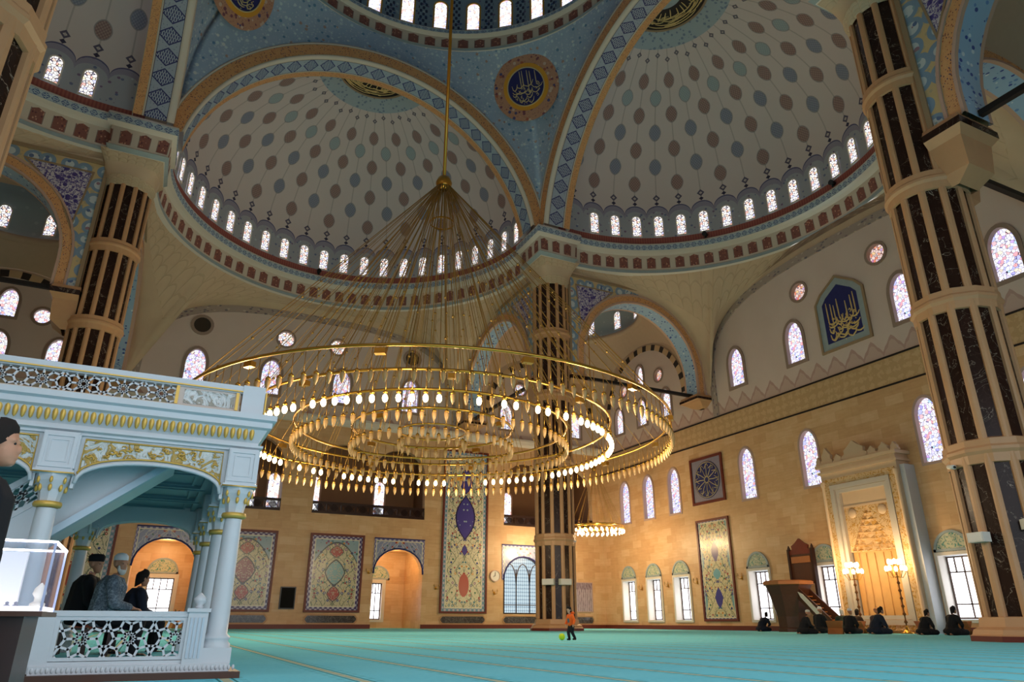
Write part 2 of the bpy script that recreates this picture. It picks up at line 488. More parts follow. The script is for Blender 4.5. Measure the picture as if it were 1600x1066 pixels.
stained('glass_violet', '#ded6ff', 1.25, 5.4, .032)
stained('glass_upper', '#eeeaff', 1.3, 5.6, .035)
stained('glass_warm', '#ff9a66', .95, 5.5)
stained('glass_pale', '#fff4e6', 1.35, 5.0, .07)
stained('glass_white', '#ffffff', 1.7, 4.0, .03)
glow('daylight_glass', '#f2f6ff', 3.2)
def tracery():
    g = G('tracery_glass', .2); u, v = g.uv()
    a = ((u*5.0).fr()-.5).ab().gt(.44); b = ((v*3.2).fr()-.5).ab().gt(.45); d, rc = g.vor(g.comb(u*5.0, v*3.2), 1.0, rnd=.1)
    c = g.mix(d.lt(.25), hx('#cfe4ee'), hx('#8fb4d0')); c = g.mix(a.mx(b), c, hx('#6d7f8c'))
    g.col(hx('#222a30')); g.emit(c, .95); MATS['tracery'] = g.m
tracery()

def tilefield(name, w, h, base='#d7cba4', medal='#4a3f86', kind='medallion', ground='#8fa6b4', border='#3d3f7c', bw=.42, mix2='#a83a44'):
    g = G(name, .22, spec=.5); x, y = g.uv()                      # metres from the panel's middle
    P = g.comb(x.ab(), y)
    d, rc = g.vor(P, 3.4, rnd=.8); n = g.noise(P, 2.2, 2)
    ph = (x.ab()*5.0+(y*2.2).sin()*1.6+n*3.0)
    vine = ((ph.sin()).ab().lt(.13)).mx(((x.ab()*4.0-(y*3.1).sin()*1.5).cos()).ab().lt(.13))
    dd2, rr2 = g.vor(P, 8.5); c = g.mix(dd2.lt(.27)*.75, hx(base), g.ramp(rr2[0], [(0, hx('#4d6a56')), (.4, hx('#6d4a58')), (.6, hx('#3d4f80')), (.8, hx('#8a6a4a'))], True)); c = g.mix(vine*.8, c, hx('#46604f'))
    fl = d.lt(.36); fc = g.ramp(rc[0], [(0, hx('#9c3a3a')), (.22, hx('#33407c')), (.45, hx('#4f7a86')), (.6, hx('#7a4a7c')), (.75, hx('#3f6a50')), (.9, hx('#c98a3c'))], True)
    c = g.mix(fl, c, fc); c = g.mix((d-.12).ab().lt(.05), c, hx('#e6dcc0'))
    if kind == 'medallion':
        for (cy, rx, ry, hcol) in ((0.0, .85, 1.05, medal), (-h*.27, .55, .62, mix2), (h*.27, .6, .5, mix2)):
            q = ((x/rx).ab()+((y-cy)/ry).ab())*.45+(((x/rx).sq()+((y-cy)/ry).sq()).rt())*.62
            c = g.mix(q.lt(1.0), c, g.mix((dd2.lt(.34)).mx(d.lt(.13)), hx(hcol), hx('#c2b39a'))); c = g.mix((q-1.0).ab().lt(.06), c, hx('#2d3b3f'))
        arch = h*.5-bw-.25-(x/(w*.36)).sq()*1.3
        over = y.gt(arch); c = g.mix(over, c, g.mix(fl, hx(ground), fc)); c = g.mix((y-arch).ab().lt(.06), c, hx('#3a4a50'))
    elif kind == 'tall':
        for (cy, rx, ry) in ((h*.30, .62, 1.15), (h*.07, .9, 1.9), (-h*.13, .25, .45)):
            q = (((x/rx).ab()*1.0)+((y-cy)/ry).sq())
            c = g.mix(q.lt(1.0), c, g.mix(d.lt(.27), hx('#4a4290'), hx('#9fb0c0'))); c = g.mix((q-1.0).ab().lt(.07), c, hx('#2d2450'))
        q = ((x/.48).sq()+((y+h*.335)/.95).sq()); c = g.mix(q.lt(1.0), c, g.mix(d.lt(.2), hx('#b0524a'), hx('#d7b08e')))
    elif kind == 'three':
        for (cy, rx, ry, hc) in ((h*.17, .4, .75, '#4a3f86'), (-h*.05, .42, .42, '#6fa9b8'), (-h*.28, .4, .75, '#3f3f90')):
            q = (((x/rx).ab())+((y-cy)/ry).sq()); c = g.mix(q.lt(1.0), c, hx(hc))
        wv = (x.ab()-w*.40+(y*2.1).sin()*.16).gt(0.0); c = g.mix(wv, c, g.mix(fl, hx('#77a3b0'), hx('#5d5a90')))
    elif kind == 'spandrel':
        c = g.mix(fl, hx('#8f95b4'), fc); c = g.mix(vine*.6, c, hx('#d9d3c4'))
    # border lattice
    bx = (w/2-x.ab()).mn(h/2-y.ab())
    lat = (((x*16.0).sin())*((y*16.0).sin())).gt(.08)
    bc = g.mix(lat, hx(border), hx('#b9b3c4'))
    c = g.mix(bx.lt(bw), c, bc); c = g.mix((bx-bw).ab().lt(.035), c, hx('#e1d8bf'))
    g.col(c); MATS[name] = g.m; return g.m

# metals, woods, marbles of the furniture
plain('brass', '#c8963f', .28, .9)
plain('gold_leaf', '#d6ae56', .4, .35)
plain('bronze_cable', '#b08a48', .4, .7)
plain('amber_glass', '#c9a06a', .25, .0)
glow('lit_bulb', '#ffdfa6', 9)
plain('black_iron', '#15100f', .5)
plain('dark_wood', '#2e1712', .35, var=.25, scale=5)
plain('red_wood', '#6b2c20', .4, var=.2, scale=6)
plain('brown_wood', '#4b2c1e', .4, var=.2, scale=6)
plain('orange_wood', '#a4673a', .45, var=.15)
plain('kiosk_marble', '#c8cdd2', .35, var=.06, scale=4)
plain('kiosk_ceiling', '#6d8f9a', .5, var=.06)
plain('black_plastic', '#101012', .3)
plain('white_plastic', '#dcd6cc', .4)
plain('skin', '#b98468', .55); plain('skin_pale', '#c79c82', .55)
plain('dark_hair', '#1d1512', .9); plain('grey_beard', '#cfcac4', .9)
plain('black_cloth', '#17161b', .9, var=.2, scale=20); plain('navy_cloth', '#1c2233', .9, var=.2, scale=20)
plain('white_cloth', '#e2e2e6', .9); plain('green_cloth', '#26332c', .9, var=.2); plain('brown_cloth', '#3f3027', .9, var=.2)
plain('orange_cloth', '#f0661a', .8, var=.1); plain('grey_shirt', '#59646c', .9); plain('ball_green', '#c4e01c', .5)
plain('plum_cloth', '#33232f', .9, var=.2)
def m_tweed():
    g = G('grey_tweed', .95); n = g.noise(g.obj(), 40, 3, .7); n2 = g.noise(g.obj(), 9, 2)
    g.col(g.ramp(n*.7+n2*.3, [(.35, hx('#3d4754')), (.5, hx('#66727f')), (.65, hx('#9aa5b0'))])); MATS['grey_tweed'] = g.m
m_tweed()
def m_relief(name, bg, fg, sc):
    g = G(name, .4); x, y, z = g.sep(g.obj()); n = g.noise(g.comb(x+y, z), sc, 3, .55, 1.4)
    r = ((n*22.0).sin()); m = r.gt(.25)
    g.col(g.mix(m, hx(bg), hx(fg))); g.bump(r, .6, .02); MATS[name] = g.m
m_relief('gold_relief', '#cfd2cf', '#b99a52', 5.5); m_relief('mihrab_relief', '#cfae84', '#b98a3c', 3.4); m_relief('white_relief', '#d9dcdc', '#a9a498', 6)
m_relief('lunette_tiles', '#bfc0a8', '#4f8f88', 3.0)
plain('mihrab_lit_marble', '#d0b394', .4, var=.06); plain('mihrab_gold', '#d2a468', .45, var=.1)  # warm lamp glow is mixed into the niche marble's colour
plain('navy_field', '#232866', .6, var=.15); plain('black_field', '#171012', .5, var=.1); plain('ochre_ring', '#d69a35', .5)
plain('stroke_gold', '#d8bb7c', .5); plain('stroke_cream', '#c9b78c', .55)
plain('turq_border', '#98a5aa', .55, var=.12, scale=3); plain('tan_border', '#9a8266', .6)
plain('window_frame_dark', '#9a8478', .6); plain('window_frame_pale', '#b99d94', .6); plain('casement', '#5b4a45', .5); plain('reveal_white', '#e4ddd6', .7)
glow('strip_light', '#f2f4ff', 12); glow('lit_base', '#f4f6ff', 1.3)
glow('niche_lamp', '#fff0d0', 16)
def m_glass():
    g = G('case_glass', .03); g.set('Alpha', .12); g.col(hx('#aab0d8')); MATS['case_glass'] = g.m
m_glass()
def m_poster():
    g = G('poster_print', .5); x, y = g.uv(); n = g.noise(g.comb(x*2.0, y*.8), 3, 3)
    a = ((x*5.0).fr()-.5).ab().lt(.2)*(y.lt(.7))
    g.col(g.mix(a, g.ramp(n, [(.3, hx('#5f4a58')), (.6, hx('#a08c98'))]), hx('#c2b4bc'))); MATS['poster'] = g.m
m_poster()

def m_round():
    g = G('roundel_tiles', .6); P = g.obj(); d, rc = g.vor(P, 2.6); d2, r2 = g.vor(P, 6.0)
    c = g.mix(d2.lt(.3)*.6, hx('#b98a72'), hx('#8a5f5c')); c = g.mix(d.lt(.33), c, g.ramp(rc[0], [(0, hx('#7a4a58')), (.4, hx('#c9b0a0')), (.7, hx('#4f4a78')), (.85, hx('#a8604c'))], True))
    g.col(c); MATS['roundel'] = g.m
m_round()
plain('gallery_shade_stone', '#7d5c42', .6, var=.08); plain('lilac_field', '#8d8698', .5, var=.2, scale=8)  # gallery stone is darkened: the recess shade is put into its colour
# ------------------------------------------------------------------ the shell
M = MATS
win_no = [0]
def window(loop, to3, d, glass, frame, fw=.22, proud=.05, uvo=None, bars=None):
    "structure window: frame mesh (top level) with its pane as a child"
    win_no[0] += 1
    us = [p[0] for p in loop]; zs = [p[1] for p in loop]; c = ((min(us)+max(us))/2, (min(zs)+max(zs))/2)
    b = MB(); b.ring2(loop, shrink(loop, fw), to3, -proud, d, 0)
    if bars:
        for (u0, z0, u1, z1) in bars: b.beam(to3(u0, z0, d-.04), to3(u1, z1, d-.04), .07, .07, 0)
    o = struct(b.build('window_%d' % win_no[0], frame))
    p = MB(); inn = shrink(loop, fw*.9)
    p.poly([to3(u, z, d) for u, z in inn], 0, [(u-c[0], z-c[1]) for u, z in inn])
    p.build('pane', glass, o)
    return o
trim_no = [0]
def trim(mb, mats):
    trim_no[0] += 1
    return struct(mb.build('trim_%d' % trim_no[0], mats))

# floor
b = MB(); b.quad([(-34, -46, 0), (34, -46, 0), (34, 36, 0), (-34, 36, 0)]); struct(b.build('floor', M['carpet']))

# ---- right wall
UPR = [26.95, 23.3, 19.65, 10.9, 4.95, -3.8, -9.8]
FLR = [27.0, 23.3, 19.6, 10.95, 4.95, -3.65, -9.8]
def bayarch(c, hw, z0=19.3, H=6.1, n=16): return [(c+hw*cos(pi*i/n), z0+H*sin(pi*i/n)) for i in range(n+1)]
def tymp(a=13.8, z0=18.6, H=7.35, n=26, N=3.0):
    out = []
    for i in range(n+1):
        t = pi*i/n; c, s_ = cos(t), sin(t)
        out.append((a*(abs(c)**(2/N))*(1 if c > 0 else -1), z0+H*abs(s_)**(2/N)))
    return out
b = MB()
holesA = [pointed(u, 9.02, 1.75, 4.1) for u in UPR]; holesF = [rect(u-.95, .72, u+.95, 4.02) for u in FLR]
holed(b, rect(-31, 0, 31, 14.27), holesA+holesF, onR, 0)
holed(b, rect(-31, 14.27, 31, 16.07), [], onR, 1)
TW = [(u, 17.75, 2.0, 3.55) for u in (10.7, 4.7, -4.0, -10.2)]
holesP = [pointed(*a) for a in TW]+[circle(u, 23.1, .82) for u in (3.65, -2.85)]
bw = [(27.15, 17.55, 1.75, 2.95), (23.4, 17.55, 1.75, 2.95), (19.75, 17.55, 1.75, 2.95), (23.4, 21.4, 1.55, 2.45)]
holesB = [pointed(*a) for a in bw]+[circle(26.15, 21.85, .72), circle(20.55, 21.85, .72)]
out = [(-31, 16.07), (31, 16.07), (31, 19.3)]+bayarch(23.1, 6.2)+[(15, 18.6)]+tymp()+[(-15, 18.6)]+bayarch(-23.1, 6.2)+[(-31, 19.3)]
holed(b, out, holesP+holesB, onR, 2)
for L in holesA: reveal(b, L, onR, .35, 0)
for L in holesF: reveal(b, L, onR, .72, 3)
for L in holesP+holesB: reveal(b, L, onR, .3, 2)
for sg in (1, -1):
    L_ = [(sg*31, 19.3)]+([(sg*p[0], p[1]) for p in bayarch(23.1, 6.2)] if True else [])+[(sg*15, 18.6), (sg*14.3, 18.6), (sg*14.3, 27.6), (sg*31, 27.6)]
    holed(b, L_ if sg < 0 else L_, [], onR, 4)
struct(b.build('wall_right', [M['stone'], M['frieze'], M['plaster'], M['reveal_white'], M['cream_dome']]))
for z in (14.27, 16.07):
    t = MB(); t.box((29.42, -31, z-.05), (29.52, 31, z+.05)); trim(t, M['black_iron'])
b = MB(); b.box((29.3, -31, 0), (29.5, 31, .32)); struct(b.build('baseboard_right', M['red_wood']))
for L in holesA: window(L, onR, .3, M['glass_violet'], M['window_frame_pale'], .16)
for L in holesP[:4]: window(L, onR, .25, M['glass_violet'], M['window_frame_dark'], .24, .1)
for L in holesP[4:]: window(L, onR, .25, M['glass_warm'], M['window_frame_dark'], .18, .1)
for L in holesB[:4]: window(L, onR, .25, M['glass_upper'], M['window_frame_dark'], .22, .08)
for L in holesB[4:]: window(L, onR, .25, M['glass_warm'], M['window_frame_dark'], .16, .08)
def casement(u, to3, w, z0, z1, d):
    L = rect(u-w/2, z0, u+w/2, z1); f = .07
    zt = z1-.85; zb = z0+.75
    bars = [(u-w/2, zt, u+w/2, zt), (u-w/2, zb, u+w/2, zb), (u, z0, u, z1), (u-w/4, zt, u-w/4, z1), (u+w/4, zt, u+w/4, z1)]
    return window(L, to3, d, M['daylight_glass'], M['casement'], .09, -d+.06, bars=bars)
lun = 0
TXT_R = ['in the far corner of the right wall', 'over the middle of the three corner windows', 'beside the tall tiled panel with three medallions', 'left of the wooden preaching chair', 'between the preaching chair and the prayer niche', 'right of the prayer niche', 'behind the big right pillar']
for u in FLR:
    casement(u, onR, 1.86, .74, 4.0, .62)
    t = MB(); L = rect(u-.95, .72, u+.95, 4.02); Lo = rect(u-1.13, .55, u+1.13, 4.2)
    t.ring2(Lo, L, onR, -.10, 0, 0); trim(t, M['white_trim'])
    lp = pointed(u, 4.22, 2.2, 1.12, .2); lp = [(u-1.1, 4.22), (u+1.1, 4.22)]+[(u+1.1*cos(pi*i/12)*(1-.12*sin(pi*i/12)), 4.22+1.12*(sin(pi*i/12)**.85)) for i in range(13)]
    r_ = thing('tile_lunette', (29.5, u, 4.2), 'pointed floral tile lunette above the floor window ' + TXT_R[lun], 'tile lunette', 'tile lunettes over the floor windows of the right wall')
    t = MB(); t.prism(shrink(lp, .13), onR, -.06, -.005, 0); t.build('tile_field', M['lunette_tiles'], r_)
    t = MB(); t.ring2(lp, shrink(lp, .14), onR, -.11, -.005, 0); t.build('border', M['turq_border'], r_)
    lun += 1

b = MB(); holed(b, rect(-31, 0, 31, 27.6), [], lambda u, z, d=0: (-29.6, u, z), 0, flip=True); struct(b.build('wall_west', [M['stone']]))  # unseen west side, added to keep sky light out
b = MB(); holed(b, [(-29.6, 0), (-14.5, 0), (-14.5, 11.5), (14.5, 11.5), (14.5, 0), (29.6, 0), (29.6, 27.6), (-29.6, 27.6)], [], lambda u, z, d=0: (u, -31.2, z), 0); struct(b.build('wall_south', [M['stone']]))  # unseen south side, added so sky light enters only through the low opening
# ---- left wall with its galleries
DOORS = [(-9.0, 'A'), (8.9, 'B')]
def doorloop(c): return [(c-2.15, 0.0), (c+2.15, 0.0)]+[(c+2.15*cos(pi*i/14)**1 if i != 7 else c, 4.25+2.03*sin(pi*i/14)**.92) for i in range(15)]
GAL = [(1.24, 11.0), (-11.0, -1.24), (18.7, 28.4), (-28.4, -18.7)]
def galloop(u0, u1):
    w = (u1-u0)/2; out = [(u0, 8.82), (u1, 8.82)]
    for k in (1, 0):
        c = u0+w*(k+.5); rr = w/2-.12
        out += [(c+rr*cos(pi*i/12), 12.6+2.15*sin(pi*i/12)) for i in range(13)]
    return out
b = MB()
hd = [doorloop(c) for c, _ in DOORS]; hg = [galloop(*g_) for g_ in GAL]
hw_ = [rounded(20.75, 1.2, 4.1, 4.9), rounded(-20.75, 1.2, 4.1, 4.9)]
holed(b, rect(-31, 0, 31, 16.3), hd+hg+hw_, onL, 0, flip=True)
LTW = [(u, 18.1, 2.0, 3.5) for u in (-9.3, -3.35, 2.7, 9.05)]
hP = [pointed(*a) for a in LTW]+[circle(u, 23.45, .85) for u in (-2.5, 2.05)]
hB = []
for sg in (-1, 1):
    c = 22.75*sg
    hB += [pointed(c+q, 17.7, 1.75, 2.95) for q in (-3.85, 0, 3.85)]+[pointed(c, 21.5, 1.6, 2.6)]+[circle(c+q, 22.1, .78) for q in (-2.35, 2.35)]
out = [(-31, 16.3), (31, 16.3), (31, 19.3)]+bayarch(22.75, 6.2)+[(15, 18.6)]+tymp(H=7.5)+[(-15, 18.6)]+bayarch(-22.75, 6.2)+[(-31, 19.3)]
holed(b, out, hP+hB, onL, 1, flip=True)
for L in hg: reveal(b, L, onL, .6, 0)
for L in hw_: reveal(b, L, onL, .3, 0)
for L in hP+hB: reveal(b, L, onL, .3, 1)
for sg in (1, -1):
    L_ = [(sg*31, 19.3)]+[(sg*p[0], p[1]) for p in bayarch(22.75, 6.2)]+[(sg*15, 18.6), (sg*14.3, 18.6), (sg*14.3, 27.6), (sg*31, 27.6)]
    holed(b, L_, [], onL, 2)
struct(b.build('wall_left', [M['stone'], M['plaster'], M['cream_dome']]))
for L in hP[:4]: window(L, onL, .25, M['glass_violet'], M['window_frame_dark'], .24, .1)
for L in hP[4:]: window(L, onL, .25, M['glass_pale'], M['window_frame_dark'], .16, .1)
for i, L in enumerate(hB): window(L, onL, .25, M['glass_warm'] if i in (4,) else M['glass_upper'], M['window_frame_dark'], .2, .08)
for L in hw_:
    c = (min(p[0] for p in L)+max(p[0] for p in L))/2
    bars = [(c-.68, 1.2, c-.68, 5.0), (c+.68, 1.2, c+.68, 5.0), (c-2.0, 1.95, c+2.0, 1.95)]
    for k in (-1, 0, 1):
        q = c+k*1.36
        for sd in (-1, 1):
            pts = [(q+sd*.68*cos(t*pi/2*.98), 3.7+1.75*sin(t*pi/2)) for t in (0, .25, .5, .75, 1)]
            bars += [(pts[i][0], pts[i][1], pts[i+1][0], pts[i+1][1]) for i in range(4)]
    window(L, onL, .25, M['tracery'], M['dark_wood'], .1, .02, bars=bars)
t = MB(); prof = [(0, 16.25), (-.15, 16.3), (-.3, 16.45), (-.45, 16.75), (-.45, 16.95), (0, 16.98)]
t.grid([[(x, YL+d, z) for x in (-31, 31)] for d, z in prof], None, 0, False); trim(t, M['white_trim'])
b = MB()
for x0, x1 in ((-31, -11.15), (-6.85, 6.75), (11.05, 31)): b.box((x0, YL-.2, 0), (x1, YL, .32))
struct(b.build('baseboard_left', M['red_wood']))
# gallery recesses behind the left wall
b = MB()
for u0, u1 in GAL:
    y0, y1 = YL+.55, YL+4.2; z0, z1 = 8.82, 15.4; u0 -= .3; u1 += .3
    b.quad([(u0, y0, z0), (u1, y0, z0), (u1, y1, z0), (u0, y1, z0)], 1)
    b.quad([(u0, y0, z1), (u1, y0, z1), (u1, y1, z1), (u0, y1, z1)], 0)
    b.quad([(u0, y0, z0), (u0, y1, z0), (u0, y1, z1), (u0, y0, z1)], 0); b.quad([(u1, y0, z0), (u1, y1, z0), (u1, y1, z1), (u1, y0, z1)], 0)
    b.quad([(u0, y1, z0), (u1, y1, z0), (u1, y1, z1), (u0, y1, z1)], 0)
struct(b.build('wall_gallery', [M['gallery_shade_stone'], M['brown_wood']]))
onG = lambda u, z, d=0.0: (u, YL+4.15+d, z)
for u in (2.05, 7.95, -1.42, -3.35, -8.4, 21.0, 26.0, -21.5): window(rounded(u, 9.3, 1.2, 3.35), onG, 0, M['glass_white'], M['window_frame_pale'], .14, .06)
# doorway passages
b = MB()
for (c, k), L in zip(DOORS, hd):
    reveal(b, L, onL, .8, 0)
    y0, y1 = YL+.8, YL+5.2; u0, u1 = (c-2.15, c+2.15) if k == 'A' else (c-2.4, c+2.25); H = 6.4
    wl = [rect(-9.9, .72, -7.95, 3.72)] if k == 'A' else [rect(c-.85, .7, c+.22, 3.75)]
    onD = (lambda yy: (lambda u, z, d=0.0: (u, yy+d, z)))(y1)
    holed(b, rect(u0, 0, u1, H), wl, onD, 1, flip=True)
    for L2 in wl: reveal(b, L2, onD, .3, 3)
    b.quad([(u0, y0, 0), (u0, y1, 0), (u0, y1, H), (u0, y0, H)], 1); b.quad([(u1, y0, 0), (u1, y1, 0), (u1, y1, H), (u1, y0, H)], 1)
    b.quad([(u0, y0, H), (u1, y0, H), (u1, y1, H), (u0, y1, H)], 1); b.quad([(u0, YL, .01), (u1, YL, .01), (u1, y1, .01), (u0, y1, .01)], 2)
    for L2 in wl:
        us = [p[0] for p in L2]; zs = [p[1] for p in L2]; w0 = max(us)-min(us); cc = (max(us)+min(us))/2
        casement(cc, onD, w0, min(zs), max(zs), .25)
        t = MB(); t.ring2(rect(min(us)-.3, min(zs)-.2, max(us)+.3, max(zs)+.3), L2, onD, -.08, 0, 0); trim(t, M['white_trim'])
        lp = [(cc-1.15, 4.05), (cc+1.15, 4.05)]+[(cc+1.15*cos(pi*i/12), 4.05+1.2*sin(pi*i/12)**.85) for i in range(13)]
        r_ = thing('tile_lunette', (cc, y1, 4.05), 'floral tile lunette over the window inside the %s arched doorway' % ('left' if k == 'A' else 'right'), 'tile lunette')
        t = MB(); t.prism(shrink(lp, .12), onD, -.05, -.005, 0); t.build('tile_field', M['lunette_tiles'], r_)
        t = MB(); t.ring2(lp, shrink(lp, .13), onD, -.09, -.005, 0); t.build('border', M['turq_border'], r_)
struct(b.build('wall_passage', [M['stone'], M['stone'], M['carpet'], M['reveal_white']]))

# ---- tympanum borders and banded voussoirs
def arcband(loop, to3, w, d, mat, per=1.0):
    P = [[], [], []]; U = [[], [], []]; L = 0; n = len(loop)
    inn = []
    for i in range(n):
        a = Vector(loop[max(0, i-1)]); c = Vector(loop[min(n-1, i+1)]); t = (c-a).normalized(); nn = Vector((-t.y, t.x))
        inn.append(Vector(loop[i])+nn*w)
        if i: L += (Vector(loop[i])-Vector(loop[i-1])).length
        for k, (p, v) in enumerate(((loop[i], 0), (tuple(inn[-1]), 1))):
            P[k].append(to3(p[0], p[1], -d)); U[k].append((L/per, v))
        P[2].append(to3(inn[-1][0], inn[-1][1], 0)); U[2].append((L/per, 1))
    t = MB(); t.grid(P, U, 0, False); return trim(t, mat)
arcband([(13.8, 16.1)]+tymp()+[(-13.8, 16.1)], onR, .6, .08, M['tymband'])
arcband([(13.8, 17.0)]+tymp(H=7.5)+[(-13.8, 17.0)], onL, .6, .08, M['tymband'])
arcband(bayarch(23.1, 6.2, n=32), onR, .55, .06, M['vous'], 1.45)
arcband(bayarch(22.75, 6.2, n=32), onL, .55, .06, M['vous'], 1.45)
arcband(bayarch(-22.75, 6.2, n=32), onL, .55, .06, M['vous'], 1.45)

# ---- directions: E (+X), N (+Y), W (-X); (s along, t outwards)
DIR = {'E': (lambda s, t, z: (t, s, z), 29.5), 'N': (lambda s, t, z: (-s, t, z), 31.0), 'W': (lambda s, t, z: (-t, -s, z), 29.5), 'S': (lambda s, t, z: (s, -t, z), 31.0)}
A0, RI, RO, ZC = 13.2, 12.75, 13.8, 27.15
def sweep(path, nor, prof, mats, ul, mrow, closed=False):
    "path: plan points, nor: unit normals into the hall, prof: (d, z)"
    L = [0]
    for i in range(1, len(path)): L.append(L[-1]+(Vector(path[i])-Vector(path[i-1])).length)
    P = []; U = []; n = len(prof)
    t = MB()
    for r in range(n-1):
        (d0, z0), (d1, z1) = prof[r], prof[r+1]
        P = [[(p[0]+q[0]*d0, p[1]+q[1]*d0, z0) for p, q in zip(path, nor)], [(p[0]+q[0]*d1, p[1]+q[1]*d1, z1) for p, q in zip(path, nor)]]
        U = [[(l/ul, 0) for l in L], [(l/ul, 1) for l in L]]
        t.grid(P, U, mrow[r], True)
    return trim(t, mats)
CPROF = [(-.25, 26.85), (.1, 26.95), (.12, 27.2), (.0, 27.3), (.08, 28.55), (.35, 28.68), (.62, 28.76), (.66, 29.26), (.58, 29.4), (-.7, 29.42)]
CROW = [0, 3, 0, 1, 0, 0, 2, 0, 0]
CM = [M['white_trim'], M['redpanel'], M['cornice_band'], M['turq_border']]
semi_win = []
for key in 'ENWS':  # the S half dome is unseen, added to block overhead sky light
    mp, TWL = DIR[key]
    # arch face and soffit
    t = MB(); n = 48
    def arc(R, tt, z0=29.4):
        a0 = math.asin((z0-ZC)/R); return [mp(max(-13.22, min(13.22, R*cos(a0+(pi-2*a0)*i/n))), tt, ZC+R*sin(a0+(pi-2*a0)*i/n)) for i in range(n+1)]
    U = lambda v, R, w: [(pi*R*i/n/w, v) for i in range(n+1)]
    t.grid([arc(RI+.12, A0), arc(RO, A0)], [U(0, RI, 1.1), U(1, RI, 1.1)], 0, True)
    t.grid([arc(RO, A0), arc(RO+.12, A0-.06), arc(RO+.12, A0+.4)], None, 1, True)
    t.grid([arc(RI+.12, A0), arc(RI, A0-.05), arc(RI, A0+.3)], None, 1, True)
    t.grid([arc(RI, A0+.3), arc(RI, A0+1.75)], [U(0, RI, 1.45), U(1, RI, 1.45)], 2, True)
    t.grid([arc(RI, A0+1.75), arc(RI, A0+2.3)], [U(0, RI, .55), U(1, RI, .55)], 0, True)
    t.grid([arc(RI, A0+2.3), arc(RI+1.9, A0+2.32)], None, 1, True)
    trim(t, [M['orange_band'], M['white_trim'], M['violet_band'] if key != 'N' else M['blue_band']])
    # half dome
    oa = {'E': 2.5, 'N': 1.5, 'W': -2.6, 'S': 0}[key]
    prof = [(13.3, 29.4+3.0*i/6) for i in range(7)]+[(13.3*cos(pi/2*i/22), 32.4+10.0*sin(pi/2*i/22)) for i in range(1, 23)]
    L = 0; P = []; UV = []
    for i, (r, z) in enumerate(prof):
        if i: L += sqrt((r-prof[i-1][0])**2+(z-prof[i-1][1])**2)
        P.append([mp(r*sin(radians(a)), 16.24+r*cos(radians(a)), z) for a in [k*2.0 for k in range(-48, 49)]])
        UV.append([((k*2.0-oa)/7.9+.5+40, L) for k in range(-48, 49)])
    t = MB(); t.grid(P, UV, 0, True); struct(t.build('ceiling', M['semi']))
    # windows of the half dome
    for k in range(-11, 12):
        a = radians(k*7.9+oa)
        if abs(k*7.9+oa) > 86.5: continue
        if key == 'W' and k > -4 or key == 'E' and k < -6 or key == 'S': continue
        def to3(u, z, d=0.0, a=a):
            return mp(13.22*sin(a)+u*cos(a)+d*sin(a), 16.24+13.22*cos(a)-u*sin(a)+d*cos(a), z)
        window(rounded(0, 30.05, .84, 2.0, 8), to3, 0.0, M['glass_pale'], M['white_trim'], .08, .07)
    # cornice ring
    ang = [radians(a*2.5) for a in range(-36, 37)]
    path = [mp(13.74*sin(a), 16.24+13.74*cos(a), 0)[:2] for a in ang]
    nor = [mp(-sin(a), -cos(a), 0)[:2] for a in ang]
    sweep(path, nor, CPROF, CM, 1.15, CROW)
    # squinch shell between wall arch, side arches and the cornice ring
    low = []; H = 7.35 if key == 'E' else 7.5
    ty = tymp(H=H, n=40)[:21][::-1]                # s 0 -> 13.8
    tc, hf = (16.8+TWL-.3)/2, (TWL-.3-16.8)/2
    zc = 25.9-hf
    low += [((x, TWL-.02, z), 40.0*i/20) for i, (x, z) in enumerate(ty)]
    low += [((14.2, TWL-.05, 17.6), 43.0)]
    low += [((14.2, tc+hf*cos(pi/2*i/10), zc+hf*sin(pi/2*i/10)), 44.0+30.0*i/10) for i in range(11)]
    low += [((14.2, tc+(16.2-tc)*i/5, 25.95+.35*i/5), 74+16.0*i/5) for i in range(1, 6)]
    full = [((-p[0], p[1], p[2]), -a) for p, a in low[:0:-1]]+low
    rows = 9; P = []; UV = []
    for r in range(rows):
        f_ = r/(rows-1); row = []; uvr = []
        for (s_, tt, z), a in full:
            ar = radians(a); up = Vector((13.85*sin(ar), 16.24+13.85*cos(ar), 26.9)); lo = Vector((s_, tt, z))
            q = lo.lerp(up, f_); bul = sin(pi*f_)*min(1.6, (lo-up).length*.10)
            q += Vector((sin(ar), cos(ar), 0))*bul if abs(a) > 40 else Vector((0, 0, 0))
            row.append(mp(max(-14.9, min(14.9, q.x)), min(q.y, TWL-.01), q.z)); uvr.append((a/90, f_))
        P.append(row); UV.append(uvr)
    t = MB(); t.grid(P, UV, 0, True); struct(t.build('ceiling', M['squinch']))

# ---- pendentives, drum and main dome
for sx, sy in ((1, 1), (-1, 1), (1, -1), (-1, -1)):
    cols = []; b1 = math.asin(13.2/RO); n = 14
    for i in range(n+1): q = b1*i/n; cols.append((A0, RO*sin(q), ZC+RO*cos(q)))
    for i in range(n, -1, -1): q = b1*i/n; cols.append((RO*sin(q), A0, ZC+RO*cos(q)))
    P = []
    for r in range(11):
        f_ = r/10; row = []
        for x, y, z in cols:
            a = atan2(y, x); lo = Vector((x, y, z)); up = Vector((13.55*cos(a), 13.55*sin(a), 43.3)); q = lo.lerp(up, f_)
            q += Vector((cos(a), sin(a), 0))*1.8*sin(pi*f_)*max(0, (43.3-z)/13.9)**1.3
            row.append((q.x*sx, q.y*sy, q.z))
        P.append(row)
    t = MB(); t.grid(P, None, 0, True); struct(t.build('ceiling', M['pend']))
ang = [2*pi*i/96 for i in range(97)]
path = [(13.7*cos(a), 13.7*sin(a)) for a in ang]; nor = [(-cos(a), -sin(a)) for a in ang]
